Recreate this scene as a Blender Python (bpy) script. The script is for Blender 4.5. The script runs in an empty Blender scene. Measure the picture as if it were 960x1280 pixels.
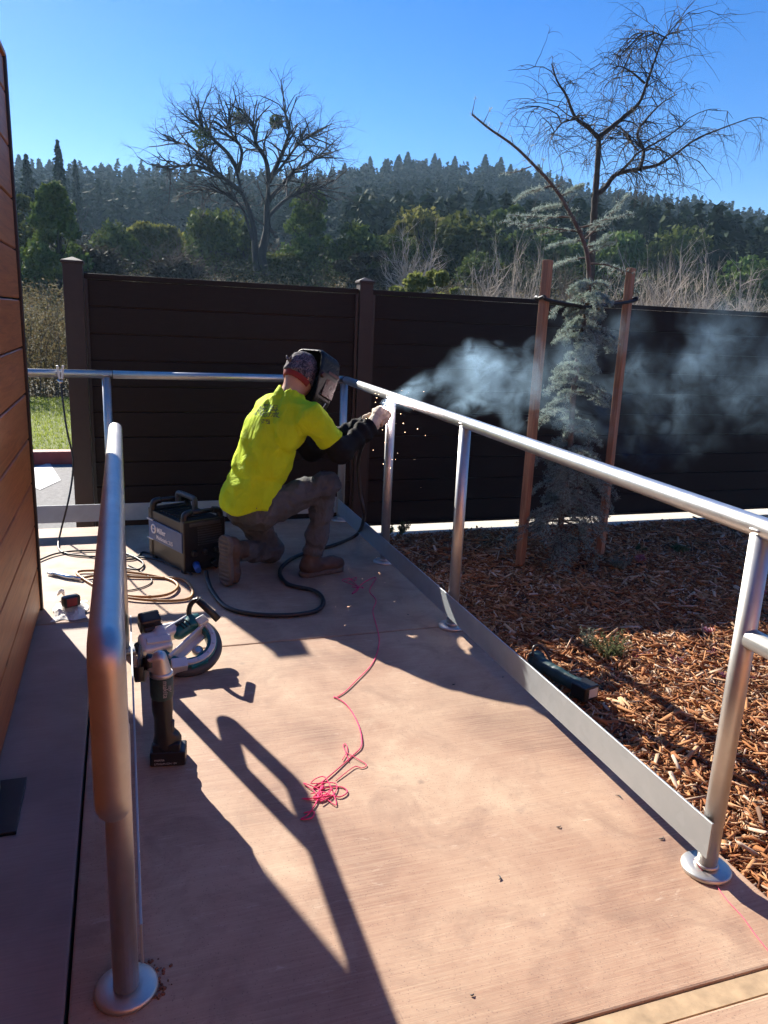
import bpy, bmesh, math, random
import numpy as np
from mathutils import Vector, Matrix
random.seed(7); RS = np.random.RandomState(11)
sc = bpy.context.scene
COL = sc.collection
rad = math.radians

# ------------------------------------------------------------------ camera, sky, sun, exposure
CAM_H, PITCH, ROLL, YAW, FPX = 1.42, 13.9, 2.55, 19.0, 960.0
def _basis():
    p, r, y = rad(PITCH), rad(ROLL), rad(YAW)
    f = np.array([math.sin(y)*math.cos(p), math.cos(y)*math.cos(p), -math.sin(p)])
    r0 = np.array([math.cos(y), -math.sin(y), 0.0]); u0 = np.cross(r0, f)
    return r0*math.cos(r)+u0*math.sin(r), u0*math.cos(r)-r0*math.sin(r), f
CR, CU, CF = _basis()
CAMP = np.array([0, 0, CAM_H])
cam_d = bpy.data.cameras.new('camera'); cam = bpy.data.objects.new('camera', cam_d); COL.objects.link(cam)
cam_d.sensor_fit = 'VERTICAL'; cam_d.sensor_height = 24.0; cam_d.lens = FPX/1280*24.0
cam_d.clip_start = 0.02; cam_d.clip_end = 3000
m = Matrix.Identity(4)
for i in range(3):
    m[i][0], m[i][1], m[i][2], m[i][3] = CR[i], CU[i], -CF[i], CAMP[i]
cam.matrix_world = m
sc.camera = cam

SUN_AZ, SUN_EL = 18.8, 30.2       # degrees left of +Y, above the horizon
wd = bpy.data.worlds.new('World'); sc.world = wd; wd.use_nodes = True
nt = wd.node_tree; bg = nt.nodes['Background']
sky = nt.nodes.new('ShaderNodeTexSky'); sky.sky_type = 'NISHITA'; sky.sun_disc = False
sky.sun_elevation = rad(SUN_EL); sky.sun_rotation = rad(-SUN_AZ)
sky.air_density = 1.0; sky.dust_density = 0.15; sky.ozone_density = 4.0; sky.altitude = 400
hsv = nt.nodes.new('ShaderNodeHueSaturation'); hsv.inputs['Saturation'].default_value = 1.36; hsv.inputs['Hue'].default_value = 0.513
nt.links.new(sky.outputs[0], hsv.inputs['Color']); nt.links.new(hsv.outputs[0], bg.inputs[0]); bg.inputs[1].default_value = 0.066
sun_d = bpy.data.lights.new('sun', 'SUN'); sun = bpy.data.objects.new('sun', sun_d); COL.objects.link(sun)
sun_d.energy = 5.0; sun_d.angle = rad(0.53); sun_d.color = (1.0, 0.93, 0.82)
to_sun = Vector((-math.sin(rad(SUN_AZ))*math.cos(rad(SUN_EL)), math.cos(rad(SUN_AZ))*math.cos(rad(SUN_EL)), math.sin(rad(SUN_EL))))
sun.rotation_euler = to_sun.to_track_quat('Z', 'Y').to_euler(); sun.location = (-3, 8, 9)
vs = sc.view_settings; vs.view_transform = 'Standard'; vs.look = 'None'; vs.exposure = 1.34; vs.gamma = 1.0
vs.use_curve_mapping = False
sc.cycles.use_denoising = True
sc.cycles.max_bounces = 6; sc.cycles.diffuse_bounces = 3; sc.cycles.glossy_bounces = 2
sc.cycles.transmission_bounces = 4; sc.cycles.volume_bounces = 0; sc.cycles.transparent_max_bounces = 8
sc.cycles.sample_clamp_indirect = 6.0
sc.cycles.volume_step_rate = 1.0
sc.cycles.use_adaptive_sampling = True; sc.cycles.adaptive_threshold = 0.025

# ------------------------------------------------------------------ survey helpers (pixel of the 960x1280 photograph + a known plane -> a real point)
def _ray(x, y): return CF + CR*((x-480)/FPX) - CU*((y-640)/FPX)
def onz(x, y, z=0.0):
    d = _ray(x, y); return CAMP + d*((z-CAM_H)/d[2])
def ony(x, y, Y):
    d = _ray(x, y); return CAMP + d*(Y/d[1])
def onr(x, y, r):
    d = _ray(x, y); return CAMP + d*(r/math.hypot(d[0], d[1]))

# ------------------------------------------------------------------ object helpers
def tag(o, label=None, cat=None, group=None, kind=None):
    if label: o['label'] = label
    if cat: o['category'] = cat
    if group: o['group'] = group
    if kind: o['kind'] = kind
    return o
def empty(name, loc=(0, 0, 0), label=None, cat=None, group=None, rz=0.0):
    o = bpy.data.objects.new(name, None); COL.objects.link(o); o.location = loc; o.rotation_euler = (0, 0, rz)
    o.empty_display_size = 0.1
    return tag(o, label, cat, group)
def link(name, me, mat=None, parent=None, loc=None):
    o = bpy.data.objects.new(name, me); COL.objects.link(o)
    if mat is not None and len(me.materials) == 0: me.materials.append(mat)
    if parent is not None: o.parent = parent
    if loc is not None: o.location = loc
    return o
def wparent(o, p):                      # parent while the mesh is given in world coordinates
    o.parent = p; o.matrix_parent_inverse = (Matrix.Translation(p.location) @ p.rotation_euler.to_matrix().to_4x4()).inverted()
    return o
def np_mesh(name, V, Fq, smooth=False):
    me = bpy.data.meshes.new(name); V = np.asarray(V, np.float32); Fq = np.asarray(Fq, np.int32)
    k = Fq.shape[1]
    me.vertices.add(len(V)); me.vertices.foreach_set('co', V.ravel())
    me.loops.add(Fq.size); me.loops.foreach_set('vertex_index', Fq.ravel())
    me.polygons.add(len(Fq)); me.polygons.foreach_set('loop_start', np.arange(0, Fq.size, k, dtype=np.int32))
    me.polygons.foreach_set('loop_total', np.full(len(Fq), k, np.int32))
    if smooth: me.polygons.foreach_set('use_smooth', np.ones(len(Fq), bool))
    me.update(calc_edges=True); me.validate()
    return me
class MB:
    def __init__(s): s.v = []; s.f = []; s.sm = []
    def add(s, V, F, smooth=False):
        o = len(s.v); s.v.extend([tuple(map(float, p)) for p in V]); s.f.extend([tuple(i+o for i in f) for f in F]); s.sm.extend([smooth]*len(F)); return s
    def box(s, c, size, M=None):
        hx, hy, hz = size[0]/2, size[1]/2, size[2]/2
        V = [Vector((x, y, z)) for z in (-hz, hz) for x, y in ((-hx, -hy), (hx, -hy), (hx, hy), (-hx, hy))]
        V = [(M @ p if M is not None else p)+Vector(c) for p in V]
        return s.add(V, [(3, 2, 1, 0), (4, 5, 6, 7), (0, 1, 5, 4), (1, 2, 6, 5), (2, 3, 7, 6), (3, 0, 4, 7)])
    def bev(s, c, size, b=0.005, M=None, seg=2):
        bm = bmesh.new(); bmesh.ops.create_cube(bm, size=1.0)
        for v in bm.verts: v.co = Vector((v.co.x*size[0], v.co.y*size[1], v.co.z*size[2]))
        bmesh.ops.bevel(bm, geom=list(bm.edges), offset=b, segments=seg, profile=0.6, affect='EDGES')
        bm.verts.ensure_lookup_table(); bm.verts.index_update()
        V = [(M @ v.co if M is not None else v.co)+Vector(c) for v in bm.verts]; F = [tuple(v.index for v in f.verts) for f in bm.faces]
        bm.free(); return s.add(V, F, False)
    def tube(s, pts, r, n=12, cap=True, up=None, sm=True):
        P = [Vector(p) for p in pts]; k = len(P); R = [r]*k if not hasattr(r, '__len__') else list(r)
        V = []; F = []
        t0 = (P[1]-P[0]).normalized(); a = Vector((0, 0, 1)) if abs(t0.z) < .9 else Vector((1, 0, 0)); nrm = t0.cross(a).normalized()
        for i in range(k):
            t = (P[min(i+1, k-1)]-P[max(i-1, 0)])
            if t.length < 1e-9: t = t0
            t = t.normalized(); nrm = (nrm - t*nrm.dot(t)); nrm = nrm.normalized() if nrm.length > 1e-6 else t.orthogonal().normalized(); b = t.cross(nrm)
            for j in range(n):
                q = 2*math.pi*j/n; V.append(P[i]+nrm*(math.cos(q)*R[i])+b*(math.sin(q)*R[i]))
        for i in range(k-1):
            for j in range(n):
                F.append((i*n+j, i*n+(j+1) % n, (i+1)*n+(j+1) % n, (i+1)*n+j))
        s.add(V, F, sm)
        if cap:
            o = len(s.v)-len(V); s.f.append(tuple(o+j for j in reversed(range(n)))); s.f.append(tuple(o+(k-1)*n+j for j in range(n))); s.sm.extend([False, False])
        return s
    def lathe(s, prof, n=24, M=None, sm=True):      # profile [(r, z)] about z
        V = []; F = []
        for r, z in prof:
            for j in range(n):
                q = 2*math.pi*j/n; p = Vector((r*math.cos(q), r*math.sin(q), z)); V.append(M @ p if M is not None else p)
        for i in range(len(prof)-1):
            for j in range(n): F.append((i*n+j, i*n+(j+1) % n, (i+1)*n+(j+1) % n, (i+1)*n+j))
        s.add(V, F, sm); o = len(s.v)-len(V)
        s.f.append(tuple(o+j for j in reversed(range(n)))); s.f.append(tuple(o+(len(prof)-1)*n+j for j in range(n))); s.sm.extend([False, False])
        return s
    def prism(s, poly, z0, z1, M=None):
        n = len(poly); V = [Vector((x, y, z)) for z in (z0, z1) for x, y in poly]
        if M is not None: V = [M @ p for p in V]
        F = [tuple(reversed(range(n))), tuple(range(n, 2*n))]+[(i, (i+1) % n, n+(i+1) % n, n+i) for i in range(n)]
        return s.add(V, F)
    def mesh(s, name):
        me = bpy.data.meshes.new(name); me.from_pydata(s.v, [], s.f)
        me.polygons.foreach_set('use_smooth', np.array(s.sm, bool)); me.update(); return me
    def build(s, name, mat, parent=None):
        o = link(name, s.mesh(name), mat)
        if parent is not None: wparent(o, parent)
        return o
def smooth_path(pts, n=6):
    P = [np.array(p, float) for p in pts]; P = [2*P[0]-P[1]]+P+[2*P[-1]-P[-2]]; out = []
    for i in range(1, len(P)-2):
        for k in range(n):
            t = k/n; a, b, c, d = P[i-1], P[i], P[i+1], P[i+2]
            out.append(0.5*((2*b)+(c-a)*t+(2*a-5*b+4*c-d)*t*t+(3*b-a-3*c+d)*t**3))
    out.append(P[-2]); return out

# ------------------------------------------------------------------ signed-distance surfaces
def surf_nets(fn, lo, hi, h):
    lo = np.array(lo, float); hi = np.array(hi, float); n = np.maximum(((hi-lo)/h).astype(int)+2, 4)
    ax = [lo[i]+h*np.arange(n[i]) for i in range(3)]
    G = np.stack(np.meshgrid(*ax, indexing='ij'), -1); V = fn(G.reshape(-1, 3)).reshape(n)
    S = V < 0; nx, ny, nz = n-1
    acc = np.zeros((nx, ny, nz, 3)); cnt = np.zeros((nx, ny, nz))
    base = G[:-1, :-1, :-1]
    def sl(a): return (slice(a[0], a[0]+nx), slice(a[1], a[1]+ny), slice(a[2], a[2]+nz))
    cs = [(i, j, k) for i in (0, 1) for j in (0, 1) for k in (0, 1)]
    for a in cs:
        for d in range(3):
            if a[d]: continue
            b = list(a); b[d] = 1
            va, vb = V[sl(a)], V[sl(b)]; x = (S[sl(a)] != S[sl(b)])
            t = np.where(x, va/np.where(np.abs(va-vb) < 1e-12, 1, va-vb), 0)
            p = np.zeros((nx, ny, nz, 3)); p[...] = np.array(a)*1.0; p[..., d] += t
            acc += p*x[..., None]; cnt += x
    act = cnt > 0; idx = -np.ones(act.shape, int); idx[act] = np.arange(act.sum())
    VV = base[act]+h*acc[act]/cnt[act][:, None]
    Fs = []
    for d in range(3):
        e, f = [(1, 2), (2, 0), (0, 1)][d]
        a = [slice(1, -1)]*3; a[d] = slice(0, -1); b = [slice(1, -1)]*3; b[d] = slice(1, None)
        sa, sb = S[tuple(a)], S[tuple(b)]; w = np.argwhere(sa != sb)
        if len(w) == 0: continue
        inside = sa[tuple(w.T)]
        c = w.copy(); c[:, e] += 1; c[:, f] += 1
        def at(de, df):
            q = c.copy(); q[:, e] -= de; q[:, f] -= df; return idx[tuple(q.T)]
        q = np.stack([at(1, 1), at(0, 1), at(0, 0), at(1, 0)], 1)
        q[~inside] = q[~inside][:, ::-1]; Fs.append(q)
    Fq = np.concatenate(Fs); Fq = Fq[(Fq >= 0).all(1)]
    return VV, Fq
def cap(p, a, b, r1, r2):
    a = np.asarray(a, float); b = np.asarray(b, float); d = b-a; t = np.clip(((p-a)@d)/(d@d), 0, 1)
    return np.linalg.norm(p-a-t[:, None]*d, axis=1)-(r1+(r2-r1)*t)
def ell(p, c, r, M=None):
    q = p-np.asarray(c, float)
    if M is not None: q = q@np.asarray(M, float)       # columns of M are the axes
    r = np.asarray(r, float); k0 = np.linalg.norm(q/r, axis=1); k1 = np.linalg.norm(q/(r*r), axis=1)+1e-9
    return k0*(k0-1)/k1
def rbox(p, c, hs, rr, M=None):
    q = p-np.asarray(c, float)
    if M is not None: q = q@np.asarray(M, float)
    q = np.abs(q)-np.asarray(hs, float)+rr
    return np.linalg.norm(np.maximum(q, 0), axis=1)+np.minimum(q.max(1), 0)-rr
def smin(a, b, k=0.03):
    h = np.clip(0.5+0.5*(b-a)/k, 0, 1); return b+(a-b)*h-k*h*(1-h)
def smax(a, b, k=0.01): return -smin(-a, -b, k)
_WK = [(RS.randn(3), RS.rand()*6.28, RS.randn(3), RS.rand()*6.28) for _ in range(10)]
def wrk(p, f=30.0, amp=0.004, seed=0, ridge=True):
    o = 0
    for i in range(4):
        k, a, k2, a2 = _WK[(i+seed*3) % 10]
        w = np.sin((p@(k/np.linalg.norm(k)))*f*(0.7+0.3*i)+a+1.7*np.sin((p@(k2/np.linalg.norm(k2)))*f*0.5+a2))
        o = o+(1-np.abs(w)*2 if ridge else w)
    return o*amp/2
def sdf_obj(name, fn, lo, hi, h, mat, parent=None, smooth_it=2):
    V, Fq = surf_nets(fn, lo, hi, h)
    me = np_mesh(name, V, Fq, True)
    o = link(name, me, mat)
    if parent is not None: wparent(o, parent)
    return o
def frame(z, xh):
    z = np.asarray(z, float); z = z/np.linalg.norm(z); x = np.asarray(xh, float); x = x-z*(x@z); x /= np.linalg.norm(x)
    return np.stack([x, np.cross(z, x), z], 1)

# ------------------------------------------------------------------ materials
def lin(c): return tuple(((x/255)/12.92 if x/255 <= .04045 else ((x/255+.055)/1.055)**2.4) for x in c)
class NT:
    def __init__(s, name):
        s.m = bpy.data.materials.new(name); s.m.use_nodes = True; s.t = s.m.node_tree
        s.b = s.t.nodes['Principled BSDF']; s.out = s.t.nodes['Material Output']; s.tc = None
    def n(s, typ, **kw):
        x = s.t.nodes.new(typ)
        for k, v in kw.items(): setattr(x, k, v)
        return x
    def l(s, a, b): s.t.links.new(a, b)
    def co(s, which='Object', scale=(1, 1, 1), rot=(0, 0, 0)):
        if s.tc is None: s.tc = s.n('ShaderNodeTexCoord')
        mp = s.n('ShaderNodeMapping'); mp.inputs['Scale'].default_value = scale; mp.inputs['Rotation'].default_value = rot
        s.l(s.tc.outputs[which], mp.inputs[0]); return mp.outputs[0]
    def noise(s, vec, scale=5, detail=4, rough=.55, dist=0):
        x = s.n('ShaderNodeTexNoise'); x.inputs['Scale'].default_value = scale; x.inputs['Detail'].default_value = detail
        x.inputs['Roughness'].default_value = rough; x.inputs['Distortion'].default_value = dist; s.l(vec, x.inputs['Vector']); return x.outputs['Fac']
    def ramp(s, fac, stops):
        x = s.n('ShaderNodeValToRGB'); e = x.color_ramp.elements
        while len(e) < len(stops): e.new(0.5)
        for i, (p, c) in enumerate(stops):
            e[i].position = p; e[i].color = (*c, 1) if len(c) == 3 else c
        s.l(fac, x.inputs[0]); return x.outputs[0]
    def mix(s, f, a, b, mode='MIX'):
        x = s.n('ShaderNodeMix', data_type='RGBA', blend_type=mode)
        for sock, v in ((x.inputs[0], f), (x.inputs[6], a), (x.inputs[7], b)):
            if isinstance(v, (int, float)): sock.default_value = v
            elif isinstance(v, tuple): sock.default_value = (*v, 1)
            else: s.l(v, sock)
        return x.outputs[2]
    def math(s, op, a, b=0.0, c=0.0, clamp=False):
        x = s.n('ShaderNodeMath', operation=op); x.use_clamp = clamp
        for sock, v in zip(x.inputs, (a, b, c)):
            if isinstance(v, (int, float)): sock.default_value = v
            else: s.l(v, sock)
        return x.outputs[0]
    def bump(s, h, strength=.3, dist=.01):
        x = s.n('ShaderNodeBump'); x.inputs['Strength'].default_value = strength; x.inputs['Distance'].default_value = dist
        s.l(h, x.inputs['Height']); s.l(x.outputs[0], s.b.inputs['Normal'])
    def set(s, **kw):
        for k, v in kw.items():
            k = {'col': 'Base Color', 'rough': 'Roughness', 'metal': 'Metallic', 'coat': 'Coat Weight', 'spec': 'Specular IOR Level', 'sheen': 'Sheen Weight'}.get(k, k)
            i = s.b.inputs[k]
            if isinstance(v, tuple): i.default_value = (*v, 1)
            elif isinstance(v, (int, float)): i.default_value = v
            else: s.l(v, i)
        return s
def simple(name, c, rough=.5, metal=0.0, var=.25, scale=12.0, bump=.15, bscale=60.0, bdist=.002, spec=.5, rvar=.12):
    k = NT(name); v = k.co('Object')
    f = k.noise(v, scale, 5, .6)
    col = k.ramp(f, [(.25, tuple(x*(1-var) for x in c)), (.75, tuple(min(1, x*(1+var)) for x in c))])
    k.set(col=col, metal=metal, spec=spec)
    r = k.math('MULTIPLY_ADD', k.noise(v, scale*2.3, 4), rvar*2, rough-rvar); k.set(rough=r)
    if bump: k.bump(k.noise(v, bscale, 4), bump, bdist)
    return k.m
M = {}
# broom-finished red-tan concrete
k = NT('broomed concrete'); v = k.co('Object')
streak = k.noise(k.co('Object', (1.2, 55, 1), (0, 0, rad(-3))), 3.0, 5, .65, .4)
fine = k.noise(k.co('Object', (4, 240, 1), (0, 0, rad(-3))), 2.0, 3, .6)
blot = k.noise(v, 1.6, 6, .62, .5); blot2 = k.noise(v, 7.0, 5, .6)
base = k.ramp(blot, [(.34, (.24, .135, .092)), (.46, (.365, .220, .145)), (.57, (.455, .300, .202)), (.70, (.58, .43, .295))])
base = k.mix(k.math('MULTIPLY', k.math('SUBTRACT', streak, .42, clamp=True), 1.9, clamp=True), base, (.55, .40, .27))
base = k.mix(k.ramp(fine, [(.35, (0, 0, 0)), (.8, (.35, .35, .35))]), base, (.25, .14, .11))
base = k.mix(k.ramp(blot2, [(.60, (0, 0, 0)), (.75, (.40, .40, .40))]), base, (.21, .135, .115))
vo = k.n('ShaderNodeTexVoronoi'); vo.inputs['Scale'].default_value = 3.1; k.l(v, vo.inputs['Vector'])
base = k.mix(k.ramp(vo.outputs['Distance'], [(.018, (.5, .5, .5)), (.05, (0, 0, 0))]), base, (.13, .085, .075))
spk = k.noise(v, 160, 2, .5)
base = k.mix(k.ramp(spk, [(.64, (0, 0, 0)), (.72, (.45, .45, .45))]), base, (.17, .10, .08))
big = k.noise(v, .9, 3, .5, .3); base = k.mix(k.ramp(big, [(.45, (0, 0, 0)), (.66, (.42, .42, .42))]), base, (.54, .42, .29))
mid = k.noise(v, 4.2, 6, .7, .8); base = k.mix(k.ramp(mid, [(.50, (0, 0, 0)), (.68, (.55, .55, .55))]), base, (.25, .155, .11)); base = k.mix(k.ramp(mid, [(.28, (.45, .45, .45)), (.42, (0, 0, 0))]), base, (.52, .40, .28))
sc1 = k.noise(k.co('Object', (2.2, 9, 1), (0, 0, rad(28))), 4, 6, .7, 1.2); base = k.mix(k.ramp(sc1, [(.62, (0, 0, 0)), (.70, (.35, .35, .35))]), base, (.66, .54, .42))
sc2 = k.noise(k.co('Object', (9, 2.0, 1), (0, 0, rad(15))), 5, 6, .7, 1.5); base = k.mix(k.ramp(sc2, [(.63, (0, 0, 0)), (.72, (.5, .5, .5))]), base, (.20, .125, .095))
k.set(col=base, rough=k.math('MULTIPLY_ADD', blot2, .3, .5), spec=.35)
gt = k.n('ShaderNodeTexVoronoi'); gt.inputs['Scale'].default_value = 95; k.l(v, gt.inputs['Vector'])
base = k.mix(k.ramp(gt.outputs['Distance'], [(.10, (.55, .55, .55)), (.20, (0, 0, 0))]), base, (.16, .10, .08)); k.set(col=base)
hh = k.math('ADD', k.math('MULTIPLY', fine, .7), k.math('MULTIPLY', spk, .35)); k.bump(hh, .35, .0025); M['deck'] = k.m
# grey-brown walkway strip, same pour but worn
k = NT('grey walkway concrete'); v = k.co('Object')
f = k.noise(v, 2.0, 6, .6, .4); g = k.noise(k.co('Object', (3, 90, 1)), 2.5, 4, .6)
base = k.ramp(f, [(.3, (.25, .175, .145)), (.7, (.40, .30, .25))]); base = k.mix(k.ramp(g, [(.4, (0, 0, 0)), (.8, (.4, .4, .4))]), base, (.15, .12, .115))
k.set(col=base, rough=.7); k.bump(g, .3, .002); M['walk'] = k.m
M['joint_felt'] = simple('tan joint filler', (.42, .30, .18), .85, var=.3, scale=20)
M['concrete'] = simple('pale concrete', (.62, .56, .46), .85, var=.15, scale=4, bump=.2)
M['asphalt'] = simple('asphalt', (.17, .165, .16), .85, var=.3, scale=30, bump=.5, bscale=160, bdist=.006)
M['red_kerb'] = simple('red kerb paint', (.30, .05, .04), .6, var=.25, scale=9)
M['white_paint'] = simple('worn white paint', (.55, .55, .53), .7, var=.12, scale=30)
# stained plank siding
k = NT('stained cedar plank'); v = k.co('Object', (1, 1, 1))
oi = k.n('ShaderNodeObjectInfo'); off = k.n('ShaderNodeVectorMath', operation='SCALE'); cm = k.n('ShaderNodeCombineXYZ'); k.l(oi.outputs['Random'], cm.inputs[1]); k.l(oi.outputs['Random'], cm.inputs[2]); k.l(cm.outputs[0], off.inputs[0]); off.inputs['Scale'].default_value = 37.0
ad = k.n('ShaderNodeVectorMath', operation='ADD'); k.l(v, ad.inputs[0]); k.l(off.outputs[0], ad.inputs[1])
mp = k.n('ShaderNodeMapping'); mp.inputs['Scale'].default_value = (6, 1.3, 22); k.l(ad.outputs[0], mp.inputs[0])
gr = k.noise(mp.outputs[0], 2.2, 6, .6, 1.2); gr2 = k.noise(ad.outputs[0], 1.4, 4)
c = k.ramp(gr, [(.28, (.26, .082, .026)), (.5, (.44, .150, .046)), (.75, (.56, .215, .070))])
c = k.mix(k.math('MULTIPLY', gr2, .5), c, (.33, .105, .032))
kn = k.n('ShaderNodeTexVoronoi'); kn.inputs['Scale'].default_value = 2.3; mp2 = k.n('ShaderNodeMapping'); mp2.inputs['Scale'].default_value = (1, .8, 2.2); k.l(ad.outputs[0], mp2.inputs[0]); k.l(mp2.outputs[0], kn.inputs['Vector'])
c = k.mix(k.ramp(kn.outputs['Distance'], [(.03, (.8, .8, .8)), (.09, (0, 0, 0))]), c, (.06, .016, .006))
k.set(col=c, rough=.42, spec=.5); k.bump(gr, .25, .002); M['plank'] = k.m
M['dark_trim'] = simple('dark bronze trim', (.018, .014, .013), .45, var=.2)
# fence composite board
k = NT('dark brown composite board'); v = k.co('Object')
g = k.noise(k.co('Object', (3, 3, 60)), 2, 4, .6); f = k.noise(v, 3, 5)
c = k.ramp(g, [(.3, (.014, .0075, .0052)), (.7, (.022, .012, .008))]); c = k.mix(k.math('MULTIPLY', f, .3), c, (.026, .016, .012))
k.set(col=c, rough=.6, spec=.22); k.bump(g, .15, .0015); M['fence'] = k.m
M['fence_post'] = simple('dark brown fence post', (.034, .017, .011), .55, var=.15, scale=8)
# galvanised pipe and plate
def galv(name, c, rough, metal=1.0, sp=45):
    k = NT(name); v = k.co('Object'); vo = k.n('ShaderNodeTexVoronoi'); vo.inputs['Scale'].default_value = sp; k.l(v, vo.inputs['Vector'])
    f = k.noise(v, 9, 5, .6); st = k.noise(k.co('Object', (30, 3, 30)), 3, 4)
    col = k.mix(k.math('MULTIPLY', f, .55), c, tuple(x*.62 for x in c)); bw = k.n('ShaderNodeRGBToBW'); k.l(vo.outputs['Color'], bw.inputs[0])
    col = k.mix(k.math('MULTIPLY', bw.outputs[0], .22), col, tuple(min(1, x*1.25) for x in c))
    k.set(col=col, metal=metal, rough=k.math('MULTIPLY_ADD', f, .28, rough-.1)); k.bump(st, .06, .001); return k.m
M['galv'] = galv('galvanised pipe', (.74, .74, .72), .33, .95)
M['galv_dull'] = galv('dull galvanised post', (.60, .595, .57), .42, .9)
M['plate'] = galv('galvanised flat plate', (.42, .455, .475), .52, .45, 30)
M['galv_brown'] = galv('bare steel pipe', (.60, .575, .55), .44)
M['rust'] = simple('rusty steel', (.20, .085, .045), .8, var=.5, scale=40)
# mulch
k = NT('mulch soil'); v = k.co('Object'); f = k.noise(v, 30, 6, .7); g = k.noise(v, 3, 4)
k.set(col=k.mix(g, k.ramp(f, [(.3, (.035, .016, .009)), (.7, (.13, .055, .028))]), (.05, .028, .018)), rough=.95); k.bump(f, 1.0, .02); M['soil'] = k.m
k = NT('bark chip'); ge = k.n('ShaderNodeNewGeometry'); v = k.co('Object')
c = k.ramp(ge.outputs['Random Per Island'], [(0, (.12, .045, .020)), (.22, (.28, .105, .042)), (.45, (.44, .18, .065)), (.68, (.56, .28, .12)), (.85, (.70, .46, .27)), (.95, (.72, .58, .44)), (1, (.14, .085, .06))])
c = k.mix(k.math('MULTIPLY', k.noise(k.co('Object', (1, 1, 1)), 90, 4, .7), .55), c, (.10, .035, .016)); k.set(col=c, rough=.85, spec=.25); M['chip'] = k.m
# wood stakes
k = NT('lodgepole stake'); g = k.noise(k.co('Object', (40, 40, 2.2)), 2, 5, .6, .6); k.set(col=k.ramp(g, [(.3, (.22, .10, .050)), (.7, (.42, .22, .115))]), rough=.75); k.bump(g, .3, .003); M['stake'] = k.m
M['stake_pale'] = simple('weathered pale stake', (.40, .26, .15), .8, var=.25, scale=20)
M['rubber'] = simple('black rubber', (.013, .013, .014), .5, var=.3)
M['rubber_grey'] = simple('dark grey rubber', (.055, .057, .058), .55, var=.2)
# vegetation
def leafmat(name, cs, trans=.35, rough=.55):
    k = NT(name); ge = k.n('ShaderNodeNewGeometry'); oi = k.n('ShaderNodeObjectInfo')
    c = k.ramp(ge.outputs['Random Per Island'], [(i/(len(cs)-1), x) for i, x in enumerate(cs)])
    hs = k.n('ShaderNodeHueSaturation'); k.l(c, hs.inputs['Color']); k.l(k.math('MULTIPLY_ADD', oi.outputs['Random'], .5, .75), hs.inputs['Value']); k.l(k.math('MULTIPLY_ADD', oi.outputs['Random'], .05, .475), hs.inputs['Hue'])
    c = hs.outputs[0]; k.set(col=c, rough=max(rough, .8), spec=.12)
    tr = k.n('ShaderNodeBsdfTranslucent'); k.l(c, tr.inputs['Color']); mx = k.n('ShaderNodeMixShader'); mx.inputs[0].default_value = trans
    k.l(k.b.outputs[0], mx.inputs[1]); k.l(tr.outputs[0], mx.inputs[2]); k.l(mx.outputs[0], k.out.inputs['Surface']); return k.m
M['oak_leaf'] = leafmat('evergreen leaves', [(.045, .070, .020), (.085, .120, .030), (.13, .16, .038), (.065, .095, .028)], .22)
M['dark_brush'] = leafmat('dark undergrowth', [(.022, .032, .013), (.040, .052, .020), (.055, .050, .026), (.030, .042, .016)], .12)
M['lime_leaf'] = leafmat('yellow green leaves', [(.09, .115, .03), (.15, .17, .045), (.20, .21, .07)], .45)
M['conifer'] = leafmat('conifer needles', [(.014, .036, .019), (.026, .054, .025), (.040, .070, .030)], .08, .9)
M['cedar'] = leafmat('blue grey cedar needles', [(.20, .27, .24), (.32, .41, .36), (.46, .54, .48), (.25, .32, .28)], .4)
M['brush'] = leafmat('dry brush', [(.10, .075, .040), (.17, .135, .070), (.09, .085, .040), (.22, .19, .11)], .35)
M['scrub'] = leafmat('brown bare scrub', [(.045, .038, .028), (.065, .055, .040), (.045, .05, .026), (.08, .068, .05)], .15)
M['grass'] = leafmat('lawn grass', [(.16, .20, .025), (.24, .28, .04), (.30, .32, .07)], .5)
M['herb'] = leafmat('small green plant', [(.08, .12, .05), (.14, .18, .08), (.20, .23, .12)], .4)
M['silver_herb'] = leafmat('silvery plant', [(.16, .19, .15), (.25, .28, .22), (.12, .15, .12)], .3)
M['petal'] = leafmat('mauve flowers', [(.25, .16, .24), (.36, .27, .34), (.42, .05, .12), (.12, .09, .12)], .3)
M['bark_dark'] = simple('dark bark', (.042, .036, .031), .9, var=.4, scale=20, bump=.5, bscale=30, bdist=.02)
M['bark_grey'] = simple('grey brown bark', (.11, .085, .068), .9, var=.35, scale=25, bump=.4, bscale=60, bdist=.006)
M['twig'] = simple('pale bare twigs', (.42, .355, .29), .9, var=.3, scale=10, bump=0)
M['twig_brown'] = simple('brown bare twigs', (.13, .098, .075), .9, var=.3, scale=10, bump=0)
k = NT('hillside soil'); v = k.co('Object'); f = k.noise(v, .25, 8, .7); k.set(col=k.ramp(f, [(.3, (.026, .030, .016)), (.7, (.07, .060, .034))]), rough=.95); M['hill'] = k.m
k = NT('lawn soil'); v = k.co('Object'); f = k.noise(v, 6, 6, .7); k.set(col=k.ramp(f, [(.3, (.09, .12, .02)), (.7, (.17, .20, .035))]), rough=.95); M['lawn'] = k.m
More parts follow.
